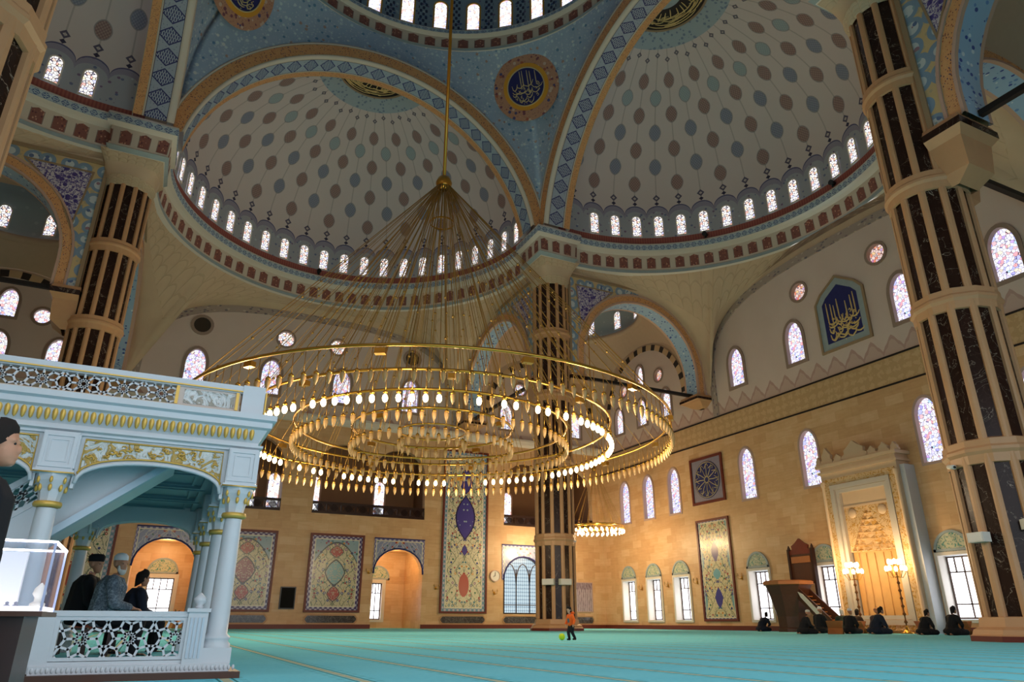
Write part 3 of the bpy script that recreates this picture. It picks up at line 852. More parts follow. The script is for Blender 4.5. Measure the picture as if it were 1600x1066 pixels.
DP = [(-.2, 43.1), (.15, 43.2), (.2, 43.4), (.08, 43.45), (.1, 44.55), (.3, 44.65), (.42, 44.72), (.42, 45.05), (.36, 45.15), (-.5, 45.2)]
sweep(path, nor, DP, CM, 2*pi*13.7/64, CROW)
t = MB(); t.lathe([(13.85, 45.1), (13.85, 49.0)], n=96, m=0, uvu=32); t.lathe([(13.85*cos(pi/2*i/10), 49+11*sin(pi/2*i/10)) for i in range(11)], n=96, m=1)
struct(t.build('ceiling', [M['drum'], M['pend']]))
for k in range(2, 15):
    a = radians(5.3+11.25*k)
    def to3(u, z, d=0.0, a=a): return ((13.8+d)*cos(a)-u*sin(a), (13.8+d)*sin(a)+u*cos(a), z)
    window(rounded(0, 45.5, 1.25, 3.1), to3, 0, M['glass_white'], plain('amber_frame', '#c9963c', .4), .14, .08)

# ---- corner bays: side arches, corbels, tie rods, small domes
def side_arch(px, py, ax):
    sx, sy = (1 if px > 0 else -1), (1 if py > 0 else -1)
    mp = (lambda t, s, z: (sx*t, sy*s, z)) if ax == 'x' else (lambda t, s, z: (sx*s, sy*t, z))
    TW_ = (29.5 if ax == 'x' else 31.0)-.3
    t0 = 16.8; tc = (t0+TW_)/2; hf = (TW_-t0)/2; zc = 25.9-hf; n = 24
    t = MB()
    def arc(R, s): return [mp(tc+hf, s, 18.0) if R > hf-.01 else mp(tc+R, s, 18.0)]+[mp(tc+R*cos(pi*i/n), s, zc+R*sin(pi*i/n)) for i in range(n+1)]+[mp(tc-R, s, 18.0)]
    UL = [0.0, 1.8]+[1.8+pi*5.5*i/n for i in range(1, n+1)]+[3.6+pi*5.5]
    uv = lambda v: [(q, v) for q in UL]
    for s0, sg in ((14.2, -1), (15.8, 1)):
        t.grid([arc(hf, s0), arc(hf, s0+sg*.07), arc(hf-.12, s0+sg*.07), arc(hf-.12, s0)], None, 0, False)
        t.grid([arc(hf-.12, s0), arc(hf-.62, s0)], [uv(0), uv(1)], 1, True)
        t.grid([arc(hf-.62, s0), arc(hf-.62, s0+sg*.05), arc(hf-.75, s0+sg*.05), arc(hf-.75, s0)], None, 0, False)
    t.grid([arc(hf-.75, 14.2), arc(hf-.75, 15.8)], [uv(0), uv(1)], 2, True)
    trim(t, [M['pink_cream'], M['orange_band'], M['soffit']])
    # spandrel on the pillar's side
    t = MB()
    arcp = [(tc+hf*cos(a), zc+hf*sin(a)) for a in [pi/2+pi/2*i/14 for i in range(15)]]
    outl = [(16.15, 18.0), (t0, 18.0)]+arcp[::-1]+[(tc, 26.3), (16.15, 26.3)]
    tri = [(16.85, 25.6), (17.25, 20.9), (20.6, 25.6)]
    tri = [(16.95, 25.55), (17.35, 21.9), (18.2, 23.7), (20.2, 25.55)]
    for s0 in (14.2, 15.8):
        holed(t, outl, [tri], lambda u, v: mp(u, s0, v), 0)
        t.poly([mp(u, s0, v) for u, v in tri], 1, tri)
        t.ring2([(tri[i][0], tri[i][1]) for i in range(4)], shrink(tri, -.12 if True else .1), lambda u, v, d=0: mp(u, s0-.03 if s0 < 15 else s0+.03, v), 0, 0, 2)
    for q in ((16.15, 16.35),): t.box(*[tuple(min(a, c) for a, c in zip(mp(q[0], 14.1, 18), mp(q[1], 15.9, 26.35))), tuple(max(a, c) for a, c in zip(mp(q[0], 14.1, 18), mp(q[1], 15.9, 26.35)))], 2)
    lo, hi = mp(16.1, 14.05, 26.25), mp(tc, 15.9, 26.45)
    t.box(tuple(min(a, c) for a, c in zip(lo, hi)), tuple(max(a, c) for a, c in zip(lo, hi)), 2)
    trim(t, [M['spandrel'], M['purple'], M['tan_border']])
    # corbel on the pillar and bracket on the wall
    for tA, tB, sgn in ((16.0, 17.45, 1), (TW_+.3, TW_-1.2, -1)):
        t = MB()
        def sl(ta, tb, z, e):
            P4 = [mp(ta, 14.0-e, z), mp(tb, 14.0-e, z), mp(tb, 16.0+e, z), mp(ta, 16.0+e, z)]; return P4
        k = 1 if sgn > 0 else .75
        if sgn > 0: st = [sl(tA, tA+.55, 15.55, -.45), sl(tA, tB-.3, 16.0, -.25), sl(tA, tB-.22, 17.2, -.08), sl(tA, tB-.05, 17.45, .12),
                  sl(tA, tB, 17.5, .16), sl(tA, tB, 17.8, .16), sl(tA, tB-.05, 17.85, .12), sl(tA, tB-.1, 18.02, .05)]
        else: st = [sl(tA, tA+sgn*.25, 17.1, -.75), sl(tA, tA+sgn*.6, 17.2, -.4), sl(tA, tB-sgn*.35, 17.5, .0), sl(tA, tB-sgn*.05, 17.55, .12),
              sl(tA, tB, 17.5 if sgn > 0 else 17.6, .16), sl(tA, tB, 17.8, .16), sl(tA, tB-sgn*.05, 17.85, .12), sl(tA, tB-sgn*.1, 18.02, .05)]
        P = [[*q, q[0]] for q in st]
        t.grid(P, None, 0, False, mrow=[0, 0, 0, 0, 1, 0, 0]); t.poly(st[-1], 0)
        trim(t, [M['cream_stone'], M['marble']])
    return mp, TW_
RODS = [((15, 15), 'x', 'black iron tie rod across the arch between the central pillar and the right wall'), ((15, 15), 'y', 'black iron tie rod from the central pillar back to the gallery wall'),
        ((-15, 15), 'x', 'black iron tie rod across the arch left of the left pillar'), ((-15, 15), 'y', 'black iron tie rod from the left pillar back to the gallery wall'),
        ((15, -15), 'x', 'lower black iron tie rod right of the big right pillar'), ((15, -15), 'y', 'upper black iron tie rod leaving the big right pillar towards the camera side')]
for (px, py), ax, lab in RODS:
    mp, TW_ = side_arch(px, py, ax)
    t = MB(); t.beam(mp(17.6, 15, 18.12), mp(TW_-.6, 15, 18.12), .24, .24)
    tag(rebase(t.build('tie_rod', M['black_iron'])), lab, 'tie rod', 'tie rods across the corner arches')
def bay(sx, sy):
    cx, cy, hx_, hy = 22.65, 23.4, 6.85, 7.6; zr, r_ = 27.2, 6.0
    cols = []; n = 10
    for side in range(4):
        for i in range(n):
            t_ = -pi/4+pi/2*i/n+side*pi/2
            k = math.tan(-pi/4+pi/2*i/n)
            x, y = ((1, k), (-k, 1), (-1, -k), (k, -1))[side]
            s_ = abs(k); z = 19.5+6.1*sqrt(max(0, 1-s_*s_))
            cols.append((cx+x*hx_, cy+y*hy, z, atan2(y*hy, x*hx_)))
    cols.append(cols[0])
    P = []
    for r in range(7):
        f_ = r/6; row = []
        for x, y, z, a in cols:
            q = Vector((x, y, z)).lerp(Vector((cx+r_*cos(a), cy+r_*sin(a), zr)), f_)
            q += Vector((cos(a), sin(a), 0))*sin(pi*f_)*.5*max(0, (27.2-z)/8)
            q.x = min(q.x, 29.49); q.y = min(q.y, 30.99)
            row.append((q.x*sx, q.y*sy, q.z))
        P.append(row)
    t = MB(); t.grid(P, None, 0, True)
    c = (cx*sx, cy*sy, 0)
    t.lathe([(6.15, 27.1), (5.75, 27.2), (5.7, 27.5), (5.9, 27.65)], c, 48, 0)
    t.lathe([(6.0, 27.6), (6.0, 30.0)]+[(6.0*cos(pi/2*i/8), 30+4.6*sin(pi/2*i/8)) for i in range(9)], c, 48, 1)
    struct(t.build('ceiling', [M['cream_dome'], M['bluegrey']]))
    for k in range(12):
        a = pi/12+k*pi/6
        if sin(a)*sy < -.5 and sx*cos(a) < 0: continue
        def to3(u, z, d=0.0, a=a): return (c[0]+(5.93+d)*cos(a)-u*sin(a), c[1]+(5.93+d)*sin(a)+u*cos(a), z)
        window(rounded(0, 27.9, .95, 2.0, 8), to3, 0, M['glass_pale'], M['white_trim'], .09, .06)
for q in ((1, 1), (-1, 1), (1, -1)): bay(*q)

# ---- the four pillars
ZB = [.66, 5.75, 11.13, 16.0, 20.9, 25.4]
def pillar(loc, label):
    r_ = thing('marble_pillar', (0, 0, 0), label, 'pillar', 'great pillars under the dome')
    t = MB()
    t.lathe([(1.85, 0), (1.85, .16)], (0, 0, 0), 8, 1, sm=False); t.lathe([(1.85, .16), (1.78, .2), (1.72, .34), (1.55, .42), (1.5, .7), (1.3, .72)], (0, 0, 0), 8, 0, sm=False)
    t.build('base', [M['cream_stone'], M['red_wood']], r_)
    for k in range(5):
        t = MB(); z0, z1 = ZB[k]-.1, ZB[k+1]+.1
        R = 1.36; prof = []
        for j in range(12):
            th = 2*pi*j/12+radians(8)
            for da, rr, m in ((-9.5, R-.11, 1), (9.5, R-.11, 0), (9.6, R-.015, 0), (12, R+.02, 0), (15, R+.035, 0), (18, R+.02, 0), (20.4, R-.015, 0)):
                a = th+radians(da); prof.append((rr*cos(a), rr*sin(a), m))
        n = len(prof)
        for i in range(n):
            p, q = prof[i], prof[(i+1) % n]
            t.quad([(p[0], p[1], z0), (q[0], q[1], z0), (q[0], q[1], z1), (p[0], p[1], z1)], p[2])
        t.build('shaft', [M['cream_stone'], M['marble']], r_)
    for k in range(1, 5):
        z = ZB[k]; t = MB(); g_ = 12 if k < 3 else 36
        t.lathe([(1.3, -.42), (1.4, -.40), (1.42, -.12), (1.5, -.02), (1.5, .08), (1.44, .16), (1.44, .36), (1.3, .42)], (0, 0, z), g_, 0, sm=False)
        t.build('ring_moulding', M['cream_stone'], r_)
    t = MB(); t.lathe([(1.3, 25.0), (1.42, 25.05), (1.44, 25.4), (1.52, 25.5), (1.5, 25.7)], (0, 0, 0), 36, 0)
    # flare from the round shaft to the square cornice block
    sg = (-1 if loc[0] > 0 else 1, -1 if loc[1] > 0 else 1)
    P = []
    for r in range(8):
        f_ = r/7; row = []
        for j in range(41):
            a = 2*pi*j/40; ca, sa = cos(a), sin(a); m = max(abs(ca), abs(sa))
            cr = Vector((1.5*ca, 1.5*sa)); sq = Vector((1.75*ca/m, 1.75*sa/m))
            q = cr.lerp(sq, f_**1.5); row.append((q.x, q.y, 25.6+1.4*f_))
        P.append(row)
    t.grid(P, None, 0, True); t.build('capital', M['squinch'], r_)
    r_.location = loc
    return r_
pillar((15, 15, 0), 'round pillar of dark marble strips standing free in the centre of the hall behind the boy')
pillar((15, -15, 0), 'massive dark marble strip pillar at the right edge, nearest the seated men')
pillar((-15, 15, 0), 'dark marble strip pillar rising behind the carved gallery pavilion on the left')
pillar((-15, -15, 0), 'dark unlit pillar cut by the top left corner of the view')
# cornice blocks over the pillars
for sx, sy in ((1, 1), (-1, 1), (1, -1), (-1, -1)):
    a = 12.95
    path = [(16.6, 13.75), (16.6, a), (a, a), (a, 16.6), (13.75, 16.6)]
    nor = [(-1, 0) if False else (1, 0), (1, -1), (-1, -1), (-1, 1), (0, 1)]
    nor[0] = (1, 0)
    path = [(p[0]*sx, p[1]*sy) for p in path]; nor = [(q[0]*sx, q[1]*sy) for q in nor]
    fb = MB(); xs = sorted((13.45*sx, 24*sx)); ys = sorted((13.45*sy, 24*sy)); fb.box((xs[0], ys[0], 28.9), (xs[1], ys[1], 44)); trim(fb, M['cream_dome'])
    prof = [(-.9, 26.7), (-.3, 26.95), (-.1, 27.2), (-.2, 27.3), (-.15, 28.55), (.0, 28.68), (.12, 28.76), (.14, 29.26), (.1, 29.4), (-3.0, 29.42)]
    sweep(path, nor, prof, CM, 1.15, CROW)
# ------------------------------------------------------------------ panels and calligraphy on the walls
def strokes(seed, w, h, nv=7, rows=3, style=0):
    "letter-like pen strokes inside a w x h field centred on 0: list of (points, width)"
    R = random.Random(seed); out = []
    for i in range(nv):                                   # tall uprights, leaning a little
        x = -w*.42+w*.84*(i+R.uniform(-.25, .25))/(nv-1) if nv > 1 else 0
        y0 = h*R.uniform(-.12, .02); y1 = h*R.uniform(.34, .47)
        if R.random() < .22: continue
        out.append(([(x, y1), (x+.01*w, (y0+y1)/2), (x+.02*w, y0)], .045))
        if R.random() < .5: out.append(([(x+.02*w, y0), (x+.08*w, y0-.03*h), (x+.13*w, y0+.01*h)], .04))
    for r in range(rows):                                 # sweeping bowls
        y = h*(.02-.40*r/max(1, rows-1)); x = -w*.42
        while x < w*.36:
            l = w*R.uniform(.12, .34); d = h*R.uniform(.035, .12); y = h*(.02-.40*r/max(1, rows-1))+h*R.uniform(-.05, .05)
            out.append(([(x, y+d*.6), (x+l*.15, y-d*.3), (x+l*.5, y-d*.7), (x+l*.85, y-d*.1), (x+l, y+d*.8)], .05))
            if R.random() < .55: out.append(([(x+l*.4, y+d*1.1), (x+l*.55, y+d*1.4), (x+l*.68, y+d*.9), (x+l*.5, y+d*.6)], .035))
            if R.random() < .6: out.append(([(x+l*.5, y-d*1.5), (x+l*.58, y-d*1.5)], .05))
            x += l*R.uniform(.75, 1.0)
    return out
def ink(mb, st, to3, scale=1.0, m=0, clip=None):
    for pts, wd in st:
        if clip and not all(clip(*p) for p in pts): continue
        n = len(pts); q = []
        for i in range(n-1):
            for k in range(3):
                f_ = k/3; q.append(tuple(Vector(pts[i]).lerp(Vector(pts[i+1]), f_)))
        q.append(pts[-1])
        rr = [wd*scale*(.55+.6*sin(pi*(i+.5)/len(q))) for i in range(len(q))]
        mb.tube([to3(*p) for p in q], rr, 4, m, sm=False)

# tall and square tiled panels: (wall, u, z0, z1, width, kind, label)
def tpanel(to3, u, z0, z1, w, key, label, frame='red_wood', fw=.17, group=None):
    r_ = thing('tile_mural', to3(u, z0, 0), label, 'tile mural', group)
    h = z1-z0; c = (u, (z0+z1)/2)
    t = MB(); t.prism(rect(u-w/2+fw*.8, z0+fw*.8, u+w/2-fw*.8, z1-fw*.8), to3, -.05, -.005, 0, uvo=c); t.build('tile_field', MATS[key], r_)
    t = MB(); L = rect(u-w/2, z0, u+w/2, z1); t.ring2(L, shrink(L, fw), to3, -.13, -.005, 0); t.build('frame', M[frame], r_)
    return r_
tilefield('tf_square_a', 4.4, 6.0, base='#cdc19e', border='#4c3a70', medal='#8e4a52', mix2='#b0524a')
tilefield('tf_square_b', 4.4, 6.0, base='#cdc19e', border='#4c3a70', medal='#7aa7ad', mix2='#b0453f')
tilefield('tf_tall', 4.4, 14.2, kind='tall', base='#d6cdb0', border='#6c93a8', bw=.5)
tilefield('tf_three', 3.75, 7.6, kind='three', base='#d6c9a4', border='#6d7098', bw=.28)
tilefield('tf_spandrel', 4.5, 7.1, kind='spandrel', base='#b9b4c0', border='#6f6a9a', bw=.22)
tpanel(onL, -3.35, 1.2, 7.22, 4.35, 'tf_square_a', 'square floral tile panel with a plum medallion, left of the black screen', group='square floral panels')
tpanel(onL, 3.6, 1.2, 7.22, 4.45, 'tf_square_b', 'square floral tile panel with a turquoise medallion, left of the right arched doorway', group='square floral panels')
tpanel(onL, 14.85, 1.2, 15.3, 4.4, 'tf_tall', 'very tall tile panel with purple lozenges and a red vase, right of the arched doorway')
tpanel(onL, -14.6, 1.2, 15.3, 4.4, 'tf_tall', 'very tall floral tile panel partly hidden behind the pavilion columns')
tpanel(onR, 15.3, .62, 8.2, 3.75, 'tf_three', 'tall tile panel with three small medallions on the right wall')
r_ = thing('calligraphy_plaque', onR(15.35, 9.45), 'square panel with a wheel of navy calligraphy above the tall tile panel', 'calligraphy plaque')
t = MB(); t.prism(rect(13.55, 9.55, 17.15, 13.05), onR, -.05, -.005, 0, uvo=(15.35, 11.3)); t.build('tile_field', M['lilac_field'], r_)
t = MB(); L = rect(13.42, 9.42, 17.28, 13.18); t.ring2(L, shrink(L, .2), onR, -.13, -.005, 0); t.build('frame', M['red_wood'], r_)
t = MB(); t.prism(circle(15.35, 11.3, 1.5, 40), onR, -.08, -.05, 0); t.build('disc', M['navy_field'], r_)
t = MB()
for k in range(12):
    a = 2*pi*k/12
    f2 = lambda p, q: onR(15.35+p*cos(a)-q*sin(a), 11.3+p*sin(a)+q*cos(a), -.09)
    t.tube([f2(.25, 0), f2(.8, .04), f2(1.35, 0)], .035, 4); t.tube([f2(.9, -.2), f2(1.15, -.05), f2(1.3, .2), f2(1.05, .25)], .03, 4)
t.tube([onR(15.35+1.42*cos(2*pi*k/40), 11.3+1.42*sin(2*pi*k/40), -.09) for k in range(40)], .03, 4, closed=True)
t.tube([onR(15.35+.25*cos(2*pi*k/20), 11.3+.25*sin(2*pi*k/20), -.09) for k in range(20)], .04, 4, closed=True)
t.build('inscription', M['stroke_cream'], r_)
# verse panel in the right tympanum
r_ = thing('calligraphy_plaque', onR(.45, 17.7), 'house shaped blue panel with gold calligraphy high between two stained windows', 'calligraphy plaque')
def house(w, z0, zs, za): return [(.45-w, z0), (.45+w, z0), (.45+w, zs), (.45+w*.72, zs+(za-zs)*.42), (.45, za), (.45-w*.72, zs+(za-zs)*.42), (.45-w, zs)]
L0 = house(2.0, 17.7, 21.4, 23.0)
t = MB(); t.ring2(L0, shrink(L0, .16), onR, -.14, -.005, 0); t.build('frame', M['tan_border'], r_)
t = MB(); t.ring2(shrink(L0, .15), shrink(L0, .58), onR, -.08, -.005, 0); t.build('border', M['turq_border'], r_)
t = MB(); t.prism(shrink(L0, .57), onR, -.06, -.005, 0); t.build('field', M['navy_field'], r_)
t = MB(); ink(t, strokes(11, 2.6, 3.3, 8, 6), lambda x, y: onR(.45-x, 19.75+y, -.07), 1.0); t.build('inscription', M['stroke_gold'], r_)
# tiled spandrels round the doorways and the arched window
for c, lp, lab in ((-9.0, hd[0], 'tiled surround of the left arched doorway seen under the pavilion'), (8.9, hd[1], 'tiled surround of the right arched doorway'), (20.75, hw_[0], 'tiled surround of the arched tracery window behind the central pillar'), (-20.75, hw_[1], 'tiled surround of the arched window at the far left behind the pavilion')):
    r_ = thing('tile_surround', onL(c, 4.2), lab, 'tile surround')
    lp2 = [p for p in lp[2:]] ; zt = 7.08; w = 2.22
    zs = min(p[1] for p in lp2); arcp = lp2
    outl = [(c+w, zs)]+[(c+w, zt), (c-w, zt), (c-w, zs)]+arcp[::-1]
    t = MB(); holed(t, outl[::-1], [], lambda u, v: onL(u, v, -.05), 0)
    for k in range(len(t.uv)): t.uv[k] = (t.uv[k][0]-c, t.uv[k][1]-3.55)
    t.build('tile_field', MATS['tf_spandrel'], r_)
    t = MB(); n = len(arcp)
    t.tube([onL(*p, -.06) for p in arcp], .07, 5); t.build('arch_moulding', M['navy_field'], r_)
    t = MB(); t.beam(onL(c-w, zt, -.05), onL(c+w, zt, -.05), .1, .1); t.build('frame', M['navy_field'], r_)
# dark octagonal plaques
pl = 0
PLQ = [(-3.35, 'under the plum medallion tile panel'), (3.6, 'under the turquoise medallion tile panel'), (14.85, 'under the tall purple lozenge panel'), (20.75, 'under the arched tracery window'), (26.6, 'under the grey poster')]
for u, w_ in PLQ:
    L = [(u-2.05, .62), (u-1.85, .4), (u+1.85, .4), (u+2.05, .62), (u+2.05, .78), (u+1.85, 1.0), (u-1.85, 1.0), (u-2.05, .78)]
    if u > 25: L = [(u+(p-u)*.7, z) for p, z in L]
    r_ = thing('marble_plaque', onL(u, .4), 'long octagonal dark marble plaque '+w_, 'plaque', 'marble plaques low on the left wall')
    t = MB(); t.prism(shrink(L, .04), onL, -.06, -.005, 0); t.build('slab', M['greymarble'], r_)
    t = MB(); t.ring2(shrink(L, -.08), L, onL, -.05, -.005, 0); t.build('rim', M['cream_stone'], r_)
# round vents
for u, w_ in ((-9.3, 'above the leftmost tympanum window'), (9.05, 'above the rightmost tympanum window')):
    r_ = thing('wall_vent', onL(u, 22.7), 'round dark vent grille '+w_+' of the left wall', 'vent', 'round vents of the left wall')
    t = MB(); t.prism(circle(u, 23.5, .68), onL, -.04, -.005, 0); t.build('grille', plain('vent_dark', '#3a3029', .8), r_)
    t = MB(); t.ring2(circle(u, 23.5, .9), circle(u, 23.5, .66), onL, -.09, -.005, 0); t.build('rim', M['window_frame_dark'], r_)
# screen, clock, poster, sconces
r_ = thing('wall_screen', onL(.1, 1.4), 'black flat screen on the wall between the two square tile panels', 'screen')
t = MB(); t.box((-.5, YL-.12, 1.42), (.68, YL-.005, 3.05)); t.build('bezel', M['black_plastic'], r_)
t = MB(); t.box((-.42, YL-.13, 1.5), (.6, YL-.12, 2.97)); t.build('display', plain('screen_dark', '#12100f', .6, spec=.1), r_)
r_ = thing('wall_clock', onL(17.85, 3.9), 'round white wall clock between the tall lozenge panel and the tracery window', 'clock')
t = MB(); t.prism(circle(17.85, 4.35, .45, 28), onL, -.08, -.005, 0); t.build('dial', M['white_plastic'], r_)
t = MB(); t.ring2(circle(17.85, 4.35, .5, 28), circle(17.85, 4.35, .43, 28), onL, -.12, -.005, 0); t.build('rim', M['pink_cream'], r_)
t = MB(); t.beam(onL(17.85, 4.35, -.1), onL(17.85, 4.66, -.1), .03, .03); t.beam(onL(17.85, 4.35, -.1), onL(17.66, 4.28, -.1), .04, .03); t.build('hands', M['black_plastic'], r_)
r_ = thing('wall_poster', onL(27.0, 1.45), 'grey printed poster on the back wall just right of the central pillar', 'poster')
t = MB(); L = rect(25.9, 1.45, 28.0, 4.0); t.prism(L, onL, -.05, -.005, 0, uvo=(27.0, 2.7)); t.build('print', M['poster'], r_)
t = MB(); t.ring2(shrink(L, -.05), shrink(L, .03), onL, -.07, -.005, 0); t.build('frame', M['pink_cream'], r_)
def sconce(p, nrm, label, z):
    r_ = thing('wall_sconce', (p[0], p[1], z), label, 'sconce', 'brass wall sconces'); n = Vector(nrm); c = Vector((p[0], p[1], z))
    t = MB(); t.beam(c+n*.005, c+n*.05, .14, .26); t.build('back_plate', M['brass'], r_)
    t = MB(); s_ = n.cross(Vector((0, 0, 1)))
    for k in (-1, 1): t.tube([c+n*.04, c+n*.16-Vector((0, 0, .08))+s_*.08*k, c+n*.22+s_*.2*k, c+n*.22+s_*.22*k+Vector((0, 0, .12))], .02, 5)
    t.build('arm', M['brass'], r_)
    for k in (-1, 1):
        t = MB(); q = c+n*.22+s_*.22*k+Vector((0, 0, .13)); t.lathe([(.03, 0), (.07, .05), (.05, .16), (.01, .22)], q, 8); t.build('shade', M['amber_glass'], r_)
SCN = [((6.35, YL), (0, -1, 0), 'brass sconce just left of the right arched doorway', 4.3), ((12.3, YL), (0, -1, 0), 'brass sconce just left of the tall lozenge panel', 3.2), ((17.8, YL), (0, -1, 0), 'brass sconce below the wall clock', 2.9),
       ((XR, 25.1), (-1, 0, 0), 'brass sconce between the two leftmost floor windows of the right wall', 3.3), ((XR, 21.4), (-1, 0, 0), 'brass sconce between the second and third floor windows of the right wall', 3.4), ((XR, 17.7), (-1, 0, 0), 'brass sconce between the third floor window and the tall panel', 3.5), ((XR, 12.7), (-1, 0, 0), 'brass sconce between the tall panel and the fourth floor window', 3.6)]
for a in SCN: sconce(*a)
def spk(p, d, label, w=.5, h=.34, z=3.0):
    r_ = thing('wall_speaker', (p[0], p[1], z), label, 'loudspeaker', 'pale loudspeakers on the pillars'); dv = Vector(d).normalized(); c = Vector((p[0], p[1], z))
    t = MB(); t.beam(c, c+dv*.34, w, h); t.build('cabinet', M['white_plastic'], r_)
    t = MB(); t.beam(c+dv*.34, c+dv*.36, w*.86, h*.8); t.build('grille', M['reveal_white'], r_)
def on_p(px, py, ang): return (px+1.36*cos(radians(ang)), py+1.36*sin(radians(ang))), (cos(radians(ang)), sin(radians(ang)), 0)
for (px, py), ang, lab, z in (((15, -15), 173, 'pale loudspeaker on the left flank of the big right pillar', 3.05), ((15, -15), 231, 'pale loudspeaker on the right side of the big right pillar', 3.35), ((15, 15), 264, 'left pale loudspeaker on the central pillar', 3.0), ((15, 15), 222, 'right-facing pale loudspeaker on the central pillar', 3.0)):
    spk(*on_p(px, py, ang), lab, .55 if py < 0 else .8, .3 if py < 0 else .38, z)

# gallery railings
for k, ((u0, u1), w_) in enumerate(zip(GAL, ('in the middle of the left wall under the chandelier', 'just right of the pavilion', 'behind the central pillar', 'at the far left behind the pavilion'))):
    r_ = thing('gallery_railing', onL((u0+u1)/2, 8.82), 'dark gallery railing '+w_, 'railing', 'dark gallery railings')
    y = YL+.12
    t = MB(); t.box((u0+.02, y-.06, 9.66), (u1-.02, y+.1, 9.8)); t.build('handrail', M['dark_wood'], r_)
    t = MB(); t.box((u0+.02, y-.08, 8.83), (u1-.02, y+.1, 8.98)); t.build('bottom_rail', M['dark_wood'], r_)
    n = 8
    for i in range(n):
        a, b_ = u0+.02+(u1-u0-.04)*i/n, u0+.02+(u1-u0-.04)*(i+1)/n
        t = MB(); c = (a+b_)/2; wz = (b_-a)/2-.05
        L = rect(a, 8.98, b_, 9.66); t.ring2(L, shrink(L, .06), lambda u, z, d=0: (u, y+d, z), -.03, .05)
        cz = 9.32
        for q in range(-6, 7):
            for sd in (-1, 1): 
                x0 = c+q*.1; p0 = (x0-.24, 9.02); p1 = (x0+.24, 9.62)
                if sd < 0: p0, p1 = (p0[0], 9.62), (p1[0], 9.02)
                if min(p0[0], p1[0]) > a+.02 and max(p0[0], p1[0]) < b_-.02: t.beam((p0[0], y+.01, p0[1]), (p1[0], y+.01, p1[1]), .045, .05)
        t.build('panel', M['dark_wood'], r_)

# medallions on the pendentives
for (sx, sy), lab, sd in (((1, 1), 'navy calligraphy roundel with ochre ring on the blue pendentive above the central pillar', 3), ((-1, 1), 'navy calligraphy roundel cut by the top edge of the view on the left pendentive', 5)):
    c = Vector((10.9*sx, 10.9*sy, 40.4)); nrm = Vector((-sx, -sy, -.62)).normalized(); e1 = Vector((sy, -sx, 0)).normalized() * (1 if True else 1); e1 = Vector((-nrm.y, nrm.x, 0)).normalized(); e2 = nrm.cross(e1)
    if e2.z < 0: e2 = -e2
    right = e2.cross(nrm)
    f3 = lambda u, v, d=0.0: tuple(c+right*u+e2*v+nrm*d)
    r_ = thing('calligraphy_roundel', c, lab, 'calligraphy roundel', 'roundels on the pendentives')
    def annul(r0, r1, d, nm, mt):
        t = MB(); P = [[f3(rr*cos(2*pi*i/48), rr*sin(2*pi*i/48), dd) for i in range(49)] for rr, dd in ((r1, d-.04), (r1, d), (r0, d))]
        U = [[(i*.55, v) for i in range(49)] for v in (0, 0, 1)]; t.grid(P, U, 0, False); t.build(nm, mt, r_)
    annul(1.85, 2.7, .30, 'tile_border', M['roundel']); annul(1.5, 1.87, .34, 'ochre_ring', M['ochre_ring']); 
    t = MB(); t.tube([f3(1.52*cos(2*pi*i/48), 1.52*sin(2*pi*i/48), .36) for i in range(48)], .05, 5, closed=True); t.build('bead', M['stroke_cream'], r_)
    t = MB(); t.poly([f3(1.54*cos(2*pi*i/40), 1.54*sin(2*pi*i/40), .33) for i in range(40)]); t.build('field', M['navy_field'], r_)
    t = MB(); ink(t, strokes(sd, 2.7, 2.9, 8, 5), lambda x, y: f3(x, y, .36), .75, clip=lambda x, y: x*x+y*y < 1.42**2); t.build('inscription', M['stroke_cream'], r_)
# crown discs of the half domes
for key, lab in (('N', 'black calligraphy disc in the crown of the left half dome'), ('E', 'black calligraphy disc in the crown of the right half dome')):
    mp, _ = DIR[key]
    zz = lambda r: 32.4+10.0*sqrt(max(0, 1-(r/13.3)**2))-.12
    r_ = thing('calligraphy_disc', mp(0, 16.24, 42.0), lab, 'calligraphy disc', 'discs in the half domes')
    t = MB(); an = lambda r: [(-.25 if r < 1.5 else -math.asin(min(1, .7/r)))+(pi+2*(.25 if r < 1.5 else math.asin(min(1, .7/r))))*i/48 for i in range(49)]; P = [[mp(r*cos(q), 16.24+r*sin(q), zz(r)) for q in an(r)] for r in (3.1, 2.4, 1.8, 1.3)]; t.grid(P); t.build('field', M['black_field'], r_)
    t = MB(); P = [[mp(r*cos(q), 16.24+r*sin(q), zz(r)-.02) for q in an(1.3)] for r in (1.32, .8, .02)]; t.grid(P); t.build('centre', M['turq_border'], r_)
    t = MB()
    def pol(x, y, mp=mp):
        a = x/2.3; r = 2.2-y; return mp(r*sin(a), 16.24+r*cos(a), zz(r)-.04)
    ink(t, strokes(21, 9.4, 1.5, 20, 4), pol, .8, clip=lambda x, y: abs(x) < 3.9); t.build('inscription', M['stroke_gold'], r_)
    t = MB(); t.tube([mp(3.1*cos(q), 16.24+3.1*sin(q), zz(3.1)) for q in an(3.1)], .09, 5); t.build('rim', M['tan_border'], r_)

